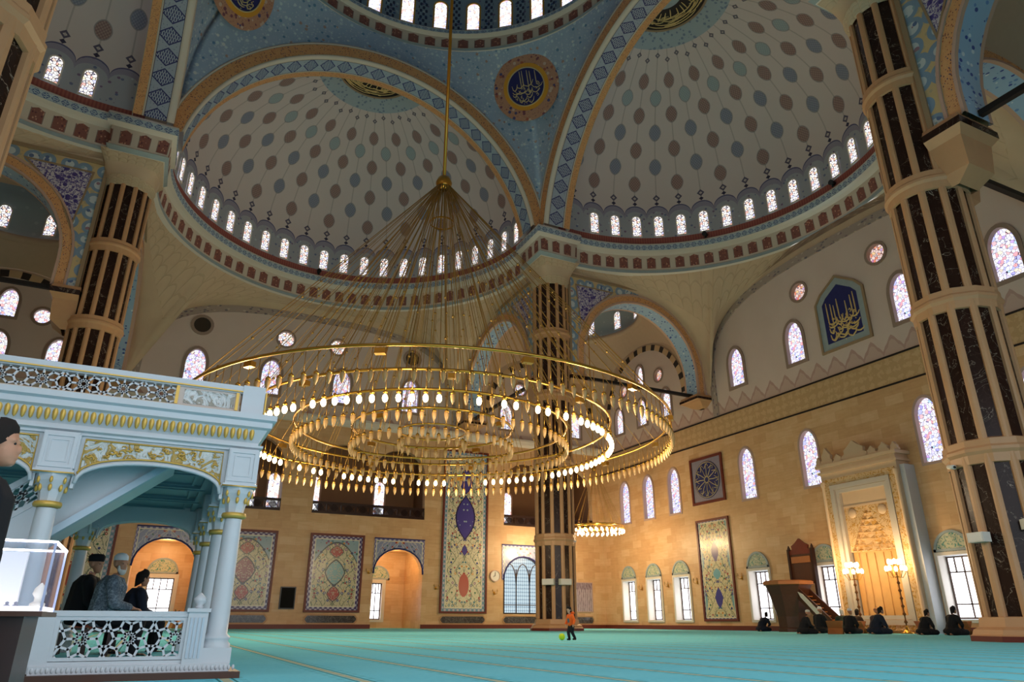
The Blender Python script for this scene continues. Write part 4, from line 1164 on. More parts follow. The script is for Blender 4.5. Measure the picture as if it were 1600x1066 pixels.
# ------------------------------------------------------------------ big chandelier
def lampgeo(b, c, r=.12, m=0):
    b.lathe([(.02, .0), (.07, -.02), (.095, -.10), (.07, -.24), (.015, -.38)], c, 6, m)
def capgeo(b, c, L):
    b.tube([c, (c[0], c[1], c[2]-L)], .012, 4); b.lathe([(.015, .10), (.07, .05), (.09, -.02), (.03, -.04)], (c[0], c[1], c[2]-L), 6)
CH = Vector((.3, -.15, 0))
ch = thing('chandelier', (.3, -.15, 8.4), 'huge five-ring brass chandelier hanging from the dome', 'chandelier')
RINGS = [(10.3, 8.4, 148), (7.8, 8.5, 108), (5.9, 8.4, 84), (3.5, 8.4, 48), (1.45, 8.3, 20)]
cables = []; lampsA = []
rng = random.Random(4)
for k, (R, z, n) in enumerate(RINGS):
    t = MB(); t.tube([(CH.x+R*cos(2*pi*i/96), CH.y+R*sin(2*pi*i/96), z) for i in range(96)], .055 if k < 4 else .04, 6, closed=True); t.build('ring', M['brass'], ch)
    for i in range(n):
        a = 2*pi*(i+.5)/n; lampsA.append((k, Vector((CH.x+R*cos(a), CH.y+R*sin(a), z-.08))))
    nc = (44, 36, 28, 18, 10)[k]
    for i in range(nc):
        a = 2*pi*(i+.3*k)/nc; cables.append(((CH.x+R*cos(a), CH.y+R*sin(a), z), (CH.x+.32*cos(a), CH.y+.32*sin(a), 21.1)))
lit = lambda k, i: (k == 1 and rng.random() < .8)
camv = Vector((-9.93, -28.91, .514))
order = sorted(range(len(lampsA)), key=lambda i: (lampsA[i][1]-camv).length)
rankd = {q: r for r, q in enumerate(order)}
restm = MB(); restb = MB(); restl = MB()
LIT = []
for i, (k, p) in enumerate(lampsA):
    L = .75 if k < 4 else .4
    on = lit(k, i); tip = (p.x, p.y, p.z-L)
    if on: LIT.append(tip)
    if rankd[i] < 100:
        t = MB(); capgeo(t, p, L); o = t.build('lamp_holder', M['brass'], ch)
        t = MB(); lampgeo(t, tip) if not on else t.ball((tip[0], tip[1], tip[2]-.2), (.10, .10, .15), 8); t.build('bulb', M['lit_bulb'] if on else M['amber_glass'], o)
    else:
        capgeo(restm, p, L); (restl.ball((tip[0], tip[1], tip[2]-.2), (.10, .10, .15), 8) if on else lampgeo(restb, tip))
o = restm.build('lamp_holders', M['brass'], ch); o['kind'] = 'stuff'
o = restb.build('amber_bulbs', M['amber_glass'], ch); o['kind'] = 'stuff'
o = restl.build('lit_bulbs', M['lit_bulb'], ch); o['kind'] = 'stuff'
cab = sorted(cables, key=lambda q: (Vector(q[0])-camv).length)
for a, b_ in cab[:90]: t = MB(); t.tube([a, b_], .016, 3, caps=False); t.build('hanging_rod', M['bronze_cable'], ch)
t = MB()
for a, b_ in cab[90:]: t.tube([a, b_], .016, 3, caps=False)
for a, b_ in cab[::2]:                                     # small beads threaded on the rods
    for f_ in (.12, .3, .48): q = Vector(a).lerp(Vector(b_), f_); t.ball(q, .06, 4)
o = t.build('far_rods_and_beads', M['bronze_cable'], ch); o['kind'] = 'stuff'
t = MB(); t.lathe([(.05, 21.75), (.30, 21.6), (.42, 21.3), (.36, 21.0), (.2, 20.9)], (CH.x, CH.y, 0), 16); t.lathe([(.6, 19.0), (.62, 18.95), (.6, 18.9)], (CH.x, CH.y, 0), 16); t.build('crown', M['brass'], ch)
t = MB(); t.tube([(CH.x, CH.y, 21.6), (CH.x*.8, CH.y, 59.5)], .09, 6); t.build('suspension_rod', M['brass'], ch)
for k, R, z, n in ((0, 10.3, 8.4, 14), (1, 7.8, 8.5, 9), (3, 3.5, 8.4, 4)):
    for i in range(n):
        a = 2*pi*(i+.37)/n; c = Vector((CH.x+R*cos(a), CH.y+R*sin(a), z-.22)); e = Vector((-sin(a), cos(a), 0))
        t = MB(); t.beam(c-e*.17, c+e*.17, .2, .18); t.build('spotlight_box', M['brass'], ch)
# small chandelier in the corner
c2 = Vector((23.2, 22.4, 0)); sc2 = thing('chandelier', (23.2, 22.4, 7.5), 'small glowing ring chandelier hanging in the corner beside the central pillar', 'chandelier')
for R, z in ((2.3, 8.0), (1.5, 8.0)):
    t = MB(); t.tube([(c2.x+R*cos(2*pi*i/48), c2.y+R*sin(2*pi*i/48), z) for i in range(48)], .05, 5, closed=True); t.build('ring', M['brass'], sc2)
    n = int(R*14)
    for i in range(n):
        a = 2*pi*i/n; p = Vector((c2.x+R*cos(a), c2.y+R*sin(a), z)); t = MB(); t.tube([p, p-Vector((0, 0, .3))], .015, 4); o = t.build('lamp_holder', M['brass'], sc2)
        t = MB(); t.ball(p-Vector((0, 0, .42)), (.09, .09, .14), 6); t.build('bulb', M['lit_bulb'], o)
for i in range(24):
    a = 2*pi*i/24; R = 2.3 if i % 2 else 1.5; t = MB(); t.tube([(c2.x+R*cos(a), c2.y+R*sin(a), 8), (c2.x+.15*cos(a), c2.y+.15*sin(a), 12.8)], .012, 3, caps=False); t.build('hanging_rod', M['bronze_cable'], sc2)
t = MB(); t.lathe([(.04, .3), (.2, .15), (.2, 0), (.05, -.1)], (c2.x, c2.y, 12.8), 10); t.tube([(c2.x, c2.y, 13), (c2.x, c2.y, 34.4)], .04, 5); t.build('suspension_rod', M['brass'], sc2)

# ------------------------------------------------------------------ prayer niche (mihrab)
mh = thing('prayer_niche', (28.9, .75, 0), 'tall carved marble prayer niche with gilded relief and leaf crest on right wall', 'prayer niche')
yc, hw0, xf = .62, 2.72, 28.35
def onM(u, z, d=0.0): return (xf+d, u, z)
Lo = rect(yc-hw0, 0, yc+hw0, 10.0); Li = rect(yc-1.62, .0, yc+1.62, 8.0)
t = MB(); Lb = rect(yc-2.1, 0, yc+2.1, 8.75)
t.ring2(Lo, Lb, onM, 0, 1.14, 0); t.poly([onM(u, 10.0, d) for u, d in ((yc-hw0, 0), (yc+hw0, 0), (yc+hw0, 1.14), (yc-hw0, 1.14))]); t.build('body', M['mihrab_lit_marble'], mh)
t = MB(); L1 = rect(yc-2.55, 0, yc+2.55, 9.1); t.ring2(L1, shrink(L1, .4), onM, -.05, .0, 0); t.build('gilt_band', M['mihrab_relief'], mh)
t = MB(); L2 = shrink(L1, .42); t.ring2(L2, shrink(L2, .28), onM, -.1, .3, 0); L3 = shrink(L2, .3); t.ring2(L3, shrink(L3, .22), onM, .05, .55, 0); t.build('inner_frame', plain('mihrab_grey', '#bdb4aa', .4), mh)
t = MB(); wN = 1.5
# half-round niche with a stalactite hood
P = [[(xf+.35+.75*sin(pi*i/16), yc-wN*cos(pi*i/16), z) for i in range(17)] for z in (.02, 4.6)]; t.grid(P)
for i in range(1, 8): q = pi*i/8; t.tube([(xf+.33+.73*sin(q), yc-wN*.97*cos(q), z) for z in (.05, 4.5)], .022, 5)
t.build('niche', M['mihrab_gold'], mh)
t = MB(); tiers = 7
for r in range(tiers):
    f0 = r/tiers; wz = wN*(1-f0*.92); z0 = 4.6+r*.36; dz = .75*(1-f0)
    n = max(2, 8-r)
    for i in range(n):
        a0_, a1_ = pi*i/n, pi*(i+1)/n; am = (a0_+a1_)/2
        p0 = Vector((xf+.3+dz*sin(a0_), yc-wz*cos(a0_), z0)); p1 = Vector((xf+.3+dz*sin(a1_), yc-wz*cos(a1_), z0)); wz2 = wN*(1-(r+1)/tiers*.92); dz2 = .75*(1-(r+1)/tiers)
        q0 = Vector((xf+.3+dz2*sin(a0_), yc-wz2*cos(a0_), z0+.36)); q1 = Vector((xf+.3+dz2*sin(a1_), yc-wz2*cos(a1_), z0+.36)); mid = (p0+p1)/2+Vector((.12, 0, .2))
        for tr in ((p0, p1, mid), (p1, q1, mid), (q1, q0, mid), (q0, p0, mid)): t.poly(tr)
hood = [(yc-wN, 4.6), (yc+wN, 4.6), (yc+.05, 7.15), (yc-.05, 7.15)]
Lr = rect(yc-1.65, 4.55, yc+1.65, 7.2)
holed(t, Lr, [[(yc-wN*.98, 4.6), (yc+wN*.98, 4.6)]+[(yc+wN*.98*(1-k/7*.95), 4.6+.36*k) for k in range(1, 8)]+[(yc-wN*.98*(1-k/7*.95), 4.6+.36*k) for k in range(7, 0, -1)]], lambda u, v: onM(u, v, .3), 0)
t.build('stalactite_hood', M['mihrab_relief'], mh)
for k in (-1, 1):
    t = MB(); t.ball((xf+.28, yc+k*1.05, 6.85), (.12, .3, .3), 10); t.build('rosette', M['mihrab_lit_marble'], mh)
t = MB(); t.box((xf+.25, yc-1.6, 7.2), (xf+.5, yc+1.6, 7.32)); t.box((xf+.3, yc-1.6, 7.32), (xf+.5, yc+1.6, 8.4)); t.build('lintel', M['mihrab_lit_marble'], mh)
t = MB(); t.box((xf-.12, yc-hw0-.12, 9.45), (xf+1.14, yc+hw0+.12, 9.6)); t.box((xf-.2, yc-hw0-.2, 9.85), (xf+1.14, yc+hw0+.2, 10.05)); t.build('cornice', M['mihrab_lit_marble'], mh)
# crest of leaves
def leaf(c, w, h): return [(c-w/2, 0), (c+w/2, 0), (c+w*.5, h*.22), (c+w*.36, h*.34), (c+w*.38, h*.55), (c+w*.2, h*.72), (c, h), (c-w*.2, h*.72), (c-w*.38, h*.55), (c-w*.36, h*.34), (c-w*.5, h*.22)]
for c_, w_, h_ in ((0, 1.9, 1.15), (-1.25, .75, .55), (1.25, .75, .55), (2.05, .8, .62), (-2.1, .9, 1.1), (2.75, .5, .5), (-2.75, .45, .6)):
    t = MB(); t.prism([(yc-u, 10.05+v) for u, v in leaf(-c_ if False else c_, w_, h_)][::-1], onM, .0, .25, 0); t.build('crest_leaf', M['mihrab_lit_marble'], mh)
for k in (-1, 1):
    t = MB(); t.lathe([(.16, 0), (.16, .25), (.11, .3), (.11, 8.6), (.17, 8.7), (.17, 8.95)], (xf-.02, yc+k*2.62, .0), 10); t.build('colonnette', M['mihrab_lit_marble'], mh)
t = MB(); t.box((xf+.25, yc-hw0-.3, .0), (xf+1.14, yc-hw0, 9.2)); t.build('side_pilaster', plain('mihrab_cool_side', '#c3c6cc', .4, var=.05), mh)  # cooler copy of the marble, without the lamp warmth painted on the front
t = MB(); t.box((xf-.75, yc-2.4, 0.0), (xf-.16, yc+2.4, .13)); st = tag(rebase(t.build('stone_step', M['orange_wood'])), 'low orange wooden step in front of the prayer niche', 'step')

# candelabra either side of the niche
for y_, lab in ((1.1, 'left lit candelabrum before the prayer niche'), (-1.7, 'right lit candelabrum before the prayer niche')):
    c = Vector((27.1, y_, 0)); r_ = thing('candelabrum', c, lab, 'candelabrum', 'candelabra at the niche')
    t = MB(); t.lathe([(.34, .0), (.34, .05), (.22, .1), (.08, .25), (.06, .4)], c, 14); t.build('foot', M['brass'], r_)
    t = MB(); t.lathe([(.035, .3)]+[q for k in range(6) for q in ((.035, .5+.4*k), (.10, .58+.4*k), (.035, .68+.4*k))]+[(.035, 3.1)], c, 8); t.build('stem', plain('stem_bronze', '#7a4c22', .4, .5), r_)
    for k in range(10):
        a = 2*pi*k/10; R = .5 if k % 2 else .3; zz_ = 3.15 if k % 2 else 3.5
        p = c+Vector((R*cos(a), R*sin(a), zz_)); t = MB(); t.tube([c+Vector((0, 0, 2.95)), c+Vector((R*.6*cos(a), R*.6*sin(a), 2.85)), p], .018, 5); t.lathe([(.02, 0), (.06, .03), (.05, .06)], p, 6); o = t.build('arm', M['brass'], r_)
        t = MB(); t.ball(p+Vector((0, 0, .19)), (.10, .10, .16), 6); t.build('bulb', M['lit_bulb'], o)
# preaching chair
pc = thing('preaching_chair', (27.4, 6.3, 0), 'tall dark wooden preaching chair with flared pulpit and peaked back', 'preaching chair')
c = Vector((27.3, 6.35, 0))
def octa(rx, ry, z, n=8): return [(c.x+rx*cos(pi/8+2*pi*i/n), c.y+ry*sin(pi/8+2*pi*i/n), z) for i in range(n+1)]
t = MB(); t.grid([octa(1.0, .95, 0), octa(1.0, .95, .2), octa(.92, .88, .25), octa(.95, .95, .9), octa(1.25, 1.3, 2.2), octa(1.45, 1.52, 2.75)], None, 0, False); t.build('pedestal', M['brown_wood'], pc)
t = MB(); t.grid([octa(1.45, 1.52, 2.75), octa(1.6, 1.66, 2.8), octa(1.6, 1.66, 2.98), octa(1.45, 1.5, 3.05), octa(1.3, 1.35, 3.02), octa(.02, .02, 2.95)], None, 0, False); t.build('rim', M['orange_wood'], pc)
t = MB(); t.box((28.5, 5.15, 2.9), (28.66, 7.0, 4.75)); t.build('back_panel', M['brown_wood'], pc)
t = MB(); t.box((28.44, 5.3, 4.2), (28.5, 6.85, 4.6)); t.build('name_rail', M['orange_wood'], pc)
for y_ in (5.1, 7.05): t = MB(); t.box((28.42, y_-.08, .3), (28.7, y_+.08, 5.1)); t.lathe([(.09, 0), (.1, .06), (.02, .25)], (28.56, y_, 5.1), 8); t.build('post', M['dark_wood'], pc)
t = MB(); t.prism([(6.075+u, 4.75+v) for u, v in leaf(0, 1.8, 1.0)], lambda u, z, d=0: (28.56+d, u, z), -.08, .08); t.build('crest', M['red_wood'], pc)
t = MB(); sx_ = 27.3
L = [(5.3, 2.75), (5.3, 2.0), (3.3, .15), (2.9, .15), (2.9, .75)]
t.prism(L, lambda u, z, d=0: (sx_+d, u, z), -.5, -.42); t.prism(L, lambda u, z, d=0: (sx_+d, u, z), .42, .5); t.build('stair_side', M['brown_wood'], pc)
t = MB(); L = [(5.15, 2.35), (4.95, 2.0), (3.5, .6), (3.3, .6), (3.5, 1.0), (4.8, 2.2)]; t.prism(L, lambda u, z, d=0: (sx_+d, u, z), -.53, -.5); t.build('white_inlay', M['white_plastic'], pc)
for k in range(9): t = MB(); t.box((sx_-.42, 5.1-.24*k-.24, .0+2.1-.23*k-.05), (sx_+.42, 5.1-.24*k, 2.1-.23*k)); t.build('tread', M['orange_wood'], pc)
# small furniture by the seated men
def rahle(x, y, rz, lab, w=.55, h=.5, mat='orange_wood'):
    r_ = thing('reading_stand', (0, 0, 0), lab, 'reading stand', 'folding reading stands')
    for sg in (1, -1):
        t = MB(); t.beam((-sg*.22, 0, 0.0), (sg*.26, 0, h), w, .035); t.build('leaf', M[mat], r_)
    t = MB(); t.beam((-.02, 0, h*.55), (.24, 0, h+.04), w*.9, .03); t.beam((.02, 0, h*.55), (-.24, 0, h+.04), w*.9, .03); t.build('book', M['white_plastic'], r_) if False else None
    r_.location = (x, y, 0); r_.rotation_euler.z = rz

# small fittings
for (key, a_, lab) in (('N', 3.0, 'small black spotlight on the cornice below the middle of the left half dome'), ('E', -42, 'small black spotlight on the cornice left under the right half dome windows'), ('E', 4, 'small black spotlight on the cornice right under the right half dome windows')):
    mp, _ = DIR[key]; a = radians(-a_ if key == 'E' else a_); c = Vector(mp(13.05*sin(a), 16.24+13.05*cos(a), 29.42))
    r_ = thing('spotlight', c, lab, 'spotlight', 'black spotlights on the cornices'); inn = Vector((-c.x, -c.y, 0)).normalized()
    t = MB(); t.lathe([(.10, 0), (.10, .04), (.04, .06), (.04, .2)], c, 10); t.build('foot', M['black_plastic'], r_)
    t = MB(); q = c+Vector((0, 0, .3)); t.tube([q-inn*.18, q+inn*.2], [.16, .2], 12); t.build('lamp_head', M['black_plastic'], r_)
(px_, py_), dv = on_p(15, -15, 150)
r_ = thing('security_camera', (px_-.12, py_+.05, 5.35), 'small white security camera under the lowest band of the big right pillar', 'security camera')
t = MB(); t.beam((px_+.02, py_, 5.45), (px_-.16, py_+.08, 5.45), .08, .05); t.build('bracket', M['white_plastic'], r_)
t = MB(); t.tube([(px_-.12, py_+.1, 5.42), (px_-.22, py_-.16, 5.36)], .075, 10); t.build('housing', M['white_plastic'], r_)
t = MB(); t.ball((px_-.225, py_-.175, 5.355), .045, 8); t.build('lens', M['black_plastic'], r_)
r_ = thing('potted_plant', (-7.5, 33.6, .01), 'small dark potted plant inside the left arched doorway by its window', 'potted plant')
t = MB(); t.lathe([(.16, 0), (.2, .05), (.12, .2), (.16, .5), (.28, .85), (.24, .85), (.02, .8)], (-7.5, 33.6, .01), 14); t.build('pot', M['orange_wood'], r_)
t = MB(); R_ = random.Random(2)
for k in range(26):
    a = R_.uniform(0, 6.28); e = R_.uniform(.3, 1.3); l = R_.uniform(.35, .6); p = Vector((-7.5, 33.6, .82)); q = p+Vector((cos(a)*cos(e), sin(a)*cos(e), sin(e)))*l
    t.tube([p, p.lerp(q, .5)+Vector((0, 0, .06)), q], [.02, .05, .006], 4)
t.build('foliage', plain('leaf_dark', '#3a4a2c', .7), r_)
# ------------------------------------------------------------------ carved pavilion (muezzin gallery) at the left
def starlines(x0, z0, x1, z1, pitch, phase=(.5, .5), ang=0):
    "rows of eight-pointed stars ringed by petals, as segments clipped to a rectangle"
    segs = []; p = pitch; cz = (z0+z1)/2
    pol = lambda c, r, a: Vector((c[0]+r*p*cos(radians(a)), c[1]+r*p*sin(radians(a))))
    for i in range(int((x1-x0)/p)+2):
        c = (x0+phase[0]*p+i*p, cz)
        for k in range(8):
            a = 45*k
            T0, T1, N = pol(c, .155, a), pol(c, .155, a+45), pol(c, .085, a+22.5)
            A, A1, B = pol(c, .32, a), pol(c, .32, a+45), pol(c, .44, a+22.5)
            segs += [(T0, N), (N, T1), (T0, A), (A, B), (B, A1)]
            sx = 1 if cos(radians(a+22.5)) > 0 else -1; sz = 1 if sin(radians(a+22.5)) > 0 else -1
            if abs(cos(radians(a+22.5))) > .7: segs += [(B, Vector((c[0]+sx*p*.5, c[1]+sz*p*.17))), (B, Vector((c[0]+sx*p*.5, c[1]+sz*p*.36)))]
            else: segs += [(B, Vector((B.x, c[1]+sz*p*.6))), (B, Vector((c[0]+sx*p*.36, c[1]+sz*p*.5))), (Vector((c[0]+sx*p*.36, c[1]+sz*p*.5)), Vector((c[0]+sx*p*.5, c[1]+sz*p*.36)))]
    out = []
    for a, b_ in segs:
        t0, t1 = 0.0, 1.0; d = b_-a; ok = True
        for p, q in ((-d.x, a.x-x0), (d.x, x1-a.x), (-d.y, a.y-z0), (d.y, z1-a.y)):
            if abs(p) < 1e-9:
                if q < 0: ok = False
            else:
                r = q/p
                if p < 0: t0 = max(t0, r)
                else: t1 = min(t1, r)
        if ok and t0 < t1-1e-4: out.append((a+d*t0, a+d*t1))
    return out
def lattice(mb, to3, x0, z0, x1, z1, pitch, w, th, m=0, **k):
    for a, b_ in starlines(x0, z0, x1, z1, pitch, **k):
        d = (b_-a); 
        if d.length < 1e-4: continue
        d.normalize(); a2 = a-d*w*.3; b2 = b_+d*w*.3; n = Vector((-d.y, d.x))*w/2
        q = [a2-n, b2-n, b2+n, a2+n]
        F0 = [to3(p.x, p.y, 0) for p in q]; F1 = [to3(p.x, p.y, th) for p in q]
        mb.poly(F0, m); mb.poly(F1[::-1], m)
        for i in (0, 2): mb.quad([F0[(i+1) % 4], F0[i], F1[i], F1[(i+1) % 4]], m)
KY = -20.6
kb = thing('gallery_pavilion', (-10.9, -18.1, 0), 'white carved marble gallery pavilion with gilded cornice and columns on the left', 'pavilion')
KM = M['kiosk_marble']
XL, XRk, YB = -12.9, -9.12, -15.5
t = MB(); t.box((XL, KY-.30, .0), (XRk+.16, YB+.2, .06)); t.build('wooden_plinth', M['brown_wood'], kb)
t = MB(); t.box((-10.75, KY-.2, .06), (XRk+.06, KY+.25, .13)); 
for k in range(44): t.ball((-10.72+k*.0395, KY-.2, .095), (.015, .012, .026), 6)
t.build('carved_step', KM, kb)
t = MB(); t.box((XL, KY+.25, .06), (XRk, YB, .08)); t.build('platform', M['carpet'], kb)
def column(x, y, r=.102, full=True):
    t = MB(); t.box((x-.15, y-.15, .06 if y > KY+.3 else .125), (x+.15, y+.15, .27)); t.lathe([(.145, .27), (.145, .30), (.12, .33), (.135, .35), (.135, .37), (r, .4), (r, .6), (r*.86, 1.54)], (x, y, 0), 20); o = t.build('column_shaft', KM, kb)
    t = MB(); t.lathe([(r*.86, 1.545), (r*1.18, 1.552), (r*1.25, 1.575), (r*1.18, 1.6), (r*.9, 1.605)], (x, y, 0), 20); t.build('gilt_ring', M['gold_leaf'], o)
    t = MB(); t.lathe([(r*.9, 1.6), (r*.95, 1.64), (r*1.1, 1.72), (r*1.5, 1.80), (r*1.62, 1.84), (r*1.62, 1.87)], (x, y, 0), 8, sm=False); t.box((x-.175, y-.175, 1.865), (x+.175, y+.175, 1.895)); t.build('capital', KM, o)
    t = MB()
    for k in range(8):
        a = 2*pi*k/8; 
        for rr, z, s_ in ((r*1.22, 1.73, .018), (r*1.55, 1.80, .016)): t.ball((x+rr*cos(a), y+rr*sin(a), z), (s_, s_, s_*2.2), 6)
    t.tube([(x-.176, y-.176, 1.87), (x+.176, y-.176, 1.87), (x+.176, y+.176, 1.87), (x-.176, y+.176, 1.87)], .007, 4, closed=True)
    t.build('capital_gilding', M['gold_leaf'], o)
    t = MB(); t.box((x-.155, y-.155, 1.895), (x+.155, y+.155, 2.28)); e = .155
    for nx_, ny in ((0, -1), (1, 0)):
        f4 = (lambda u, v, d=0.0: (x+u, y-e-.012+d, v)) if ny else (lambda u, v, d=0.0: (x+e+.012-d, y+u, v))
        L = rect(-.115, 1.95, .115, 2.23); t.ring2(shrink(L, -.03), L, f4, 0, .012, 0); t.ring2(shrink(L, .025), shrink(L, .04), f4, .004, .012, 0)
    t.build('impost_block', KM, o)
CXS = [-9.2, -10.93, -12.66]; CYS = [KY, -18.9, -17.2, -15.65]
for x in CXS: column(x, KY)
for y in CYS[1:]: column(-9.2, y)
for x in CXS[1:]: column(x, CYS[-1])
def archpanel(p0, p1, outn, gild=True):
    "spandrel panel with a low arch between two impost blocks; outn = outward normal"
    p0, p1 = Vector((*p0, 0)), Vector((*p1, 0)); d = (p1-p0); Ln = d.length; d.normalize(); n = Vector(outn)
    u0, u1 = .155, Ln-.155; c = Ln/2; hw = (u1-u0)/2-.03
    f5 = lambda u, v, dd=0.0: tuple(Vector((p0.x, p0.y, 0))+d*u+Vector((0, 0, v))+n*(.06-dd))
    arcp = [(c+hw*cos(pi*i/16), 1.79+.25*sin(pi*i/16)**.8) for i in range(17)]
    outl = [(u1, 1.74), (u1, 2.28), (u0, 2.28), (u0, 1.74)]+[(c-hw, 1.74)]+arcp[::-1]+[(c+hw, 1.74)]
    t = MB(); t.prism(outl, f5, 0, .12, 0); o = t.build('arch_panel', KM, kb)
    t = MB(); t.tube([f5(*p, -.005) for p in arcp], .022, 6); t.build('arch_moulding', KM, o)
    if gild:
        inner = [(u1-.05, 1.86), (u1-.05, 2.235), (u0+.05, 2.235), (u0+.05, 1.86)]+[(c+(hw+.005)*cos(pi*i/16), 1.83+.25*sin(pi*i/16)**.8) for i in range(15, 0, -1)]
        t = MB(); t.tube([f5(*p, -.012) for p in inner], .010, 4, closed=True); t.build('gilt_line', M['gold_leaf'], o)
        R = random.Random(int(abs(p0.x*10)+abs(p1.y*7))); t = MB(); holed(t, inner, [], lambda u, v: f5(u, v, -.006), 0)
        for k in range(26):                                  # raised scrolling leaves
            u = R.uniform(u0+.1, u1-.1); top = 2.225; bot = 1.85+.25*sqrt(max(0, 1-((u-c)/(hw+.02))**2))**.8+.03 if abs(u-c) < hw else 1.9
            v = R.uniform(bot, top-.03) if bot < top-.05 else None
            if v is None: continue
            s_ = R.uniform(.02, .045); a0 = R.uniform(0, 6)
            t.tube([f5(u+s_*(1-k2*.12)*cos(a0+k2*.9), v+s_*(1-k2*.12)*sin(a0+k2*.9)*.7, -.012) for k2 in range(7)], [.011*(1-.1*k2) for k2 in range(7)], 4, 1)
        t.build('carved_field', [M['gold_relief'], M['gold_leaf']], o)
for i in range(2): archpanel((CXS[i+1], KY), (CXS[i], KY), (0, -1, 0))
for i in range(3): archpanel((-9.2, CYS[i]), (-9.2, CYS[i+1]), (1, 0, 0), i == 0)
for i in range(2): archpanel((CXS[i], CYS[-1]), (CXS[i+1], CYS[-1]), (0, 1, 0), False)
archpanel((-10.93, CYS[-1]), (-10.93, -18.2), (1, 0, 0), False)
# ceiling of the lower storey with raised frames
t = MB(); t.box((XL, KY+.06, 2.28), (-9.26, YB-.06, 2.34))
for x0, x1 in ((-12.5, -11.05), (-10.75, -9.4)):
    for k in range(4):
        y0 = KY+.25+k*1.22; L = rect(x0, y0, x1, y0+1.1); t.ring2(L, shrink(L, .07), lambda u, v, d=0: (u, v, 2.28-.05+d), 0, .05); L = shrink(L, .16); t.ring2(L, shrink(L, .03), lambda u, v, d=0: (u, v, 2.28-.03+d), 0, .03)
t.build('coffered_ceiling', M['kiosk_ceiling'], kb)
# cornice round the front and the right side
cpath = [(XL, KY-.06), (XRk+.04, KY-.06), (XRk+.04, YB)]; cn = [Vector((0, -1)), Vector((1, -1)), Vector((1, 0))]
def ksweep(prof, nm, mt, par=kb):
    t = MB(); t.grid([[(p[0]+q.x*d, p[1]+q.y*d, z) for p, q in zip(cpath, cn)] for d, z in prof], None, 0, False); return t.build(nm, mt, par)
co_ = ksweep([(.0, 2.27), (.03, 2.27), (.03, 2.295), (.07, 2.31), (.07, 2.335), (.02, 2.345), (.02, 2.37), (.09, 2.51), (.13, 2.53), (.13, 2.59), (.17, 2.61), (.17, 2.67), (.0, 2.675)], 'cornice', KM)
t = MB()
n = 56
for k in range(n):
    x = XL+.04+(XRk-XL)*k/n; t.lathe([(.004, -.06), (.017, -.04), (.024, .0), (.027, .04), (.02, .064)], (x, KY-.06-.07, 2.445), 8)
t.build('gilt_dentils', M['gold_leaf'], co_)
# upper balustrade
f6 = lambda u, v, d=0.0: (u, KY-.05+d, v)
t = MB(); t.box((XL, KY-.09, 2.66), (XRk+.0, KY+.03, 2.715)); t.build('balustrade_base', plain('kiosk_warm', '#c9b7a4', .45), kb)
t = MB(); lattice(t, f6, XL, 2.715, -9.97, 2.925, .37, .019, .02); t.build('star_lattice', KM, kb)
t = MB(); t.box((XL, KY-.09, 2.945), (XRk+.02, KY+.03, 3.01)); t.box((XL, KY-.075, 2.925), (XRk+.02, KY+.02, 2.945)); o = t.build('handrail', KM, kb)
t = MB(); t.box((XL, KY-.096, 2.938), (XRk+.02, KY-.088, 2.952)); t.build('gilt_line', M['gold_leaf'], o)
t = MB(); t.box((-9.97, KY-.06, 2.715), (-9.32, KY+.01, 2.925)); o = t.build('relief_panel', plain('kiosk_panel', '#c7b9b0', .45), kb)
t = MB(); holed(t, rect(-9.9, 2.74, -9.38, 2.90), [], lambda u, v: f6(u, v, -.014), 0); t.build('carved_field', M['white_relief'], o)
t = MB()
for x in (-9.97, -9.35): t.box((x-.016, KY-.085, 2.72), (x+.016, KY-.05, 2.925))
t.build('gilt_strip', M['gold_leaf'], o)
t = MB(); t.box((-9.3, KY-.1, 2.66), (-9.06, KY+.06, 3.02)); o = t.build('corner_post', KM, kb)
t = MB(); 
for k in range(4): t.box((-9.05, KY-.08+.04*k, 2.70), (-9.035, KY-.06+.04*k, 2.97))
t.build('gilt_flutes', M['gold_leaf'], o)
t = MB(); lattice(t, lambda u, v, d=0: (-9.1+d, u, v), KY+.1, 2.715, YB, 2.925, .37, .022, .03); t.box((-9.14, KY+.06, 2.66), (-9.02, YB, 2.715)); t.box((-9.14, KY+.06, 2.925), (-9.02, YB, 3.01)); t.build('side_balustrade', KM, kb)
# stair inside: sloped parapet rising to the right
SY = KY+.42; slope = .81
zl = lambda x: 1.45+slope*(x+10.77)
t = MB(); t.prism([(-12.5, zl(-12.5)), (-9.80, 2.235), (-9.80, 2.28), (-10.26, 2.28), (-12.5, zl(-12.5)+.42)], lambda u, v, d=0: (u, SY+d, v), 0, .06); t.build('stair_parapet', KM, kb)
t = MB(); t.beam((-12.5, SY, zl(-12.5)), (-9.85, SY, zl(-9.85)), .12, .07); t.build('stair_edge', plain('kiosk_edge', '#b9c9d6', .4), kb)
t = MB(); 
t.prism([(-12.5, zl(-12.5)), (-9.85, zl(-9.85)), (-9.85, zl(-9.85)+.14), (-12.5, zl(-12.5)+.14)], lambda u, v, d=0: (u, SY+.06+d, v), 0, .9)
for k in range(12): x = -12.4+.2*k; t.box((x, SY+.06, zl(x)+.18), (x+.21, SY+.95, zl(x)+.32))
t.build('stair_treads', KM, kb)
fs = lambda u, v, d=0.0: (u, SY+d, v+zl(u)+.42)
t = MB(); lattice(t, fs, -12.5, .05, -10.62, .33, .36, .024, .025); t.build('stair_lattice', KM, kb)
t = MB(); t.beam((-12.5, SY+.02, zl(-12.5)+.45), (-10.5, SY+.02, zl(-10.5)+.45), .07, .05); t.beam((-12.5, SY+.02, zl(-12.5)+.78), (-10.5, SY+.02, zl(-10.5)+.78), .08, .06); t.build('stair_rail', KM, kb)
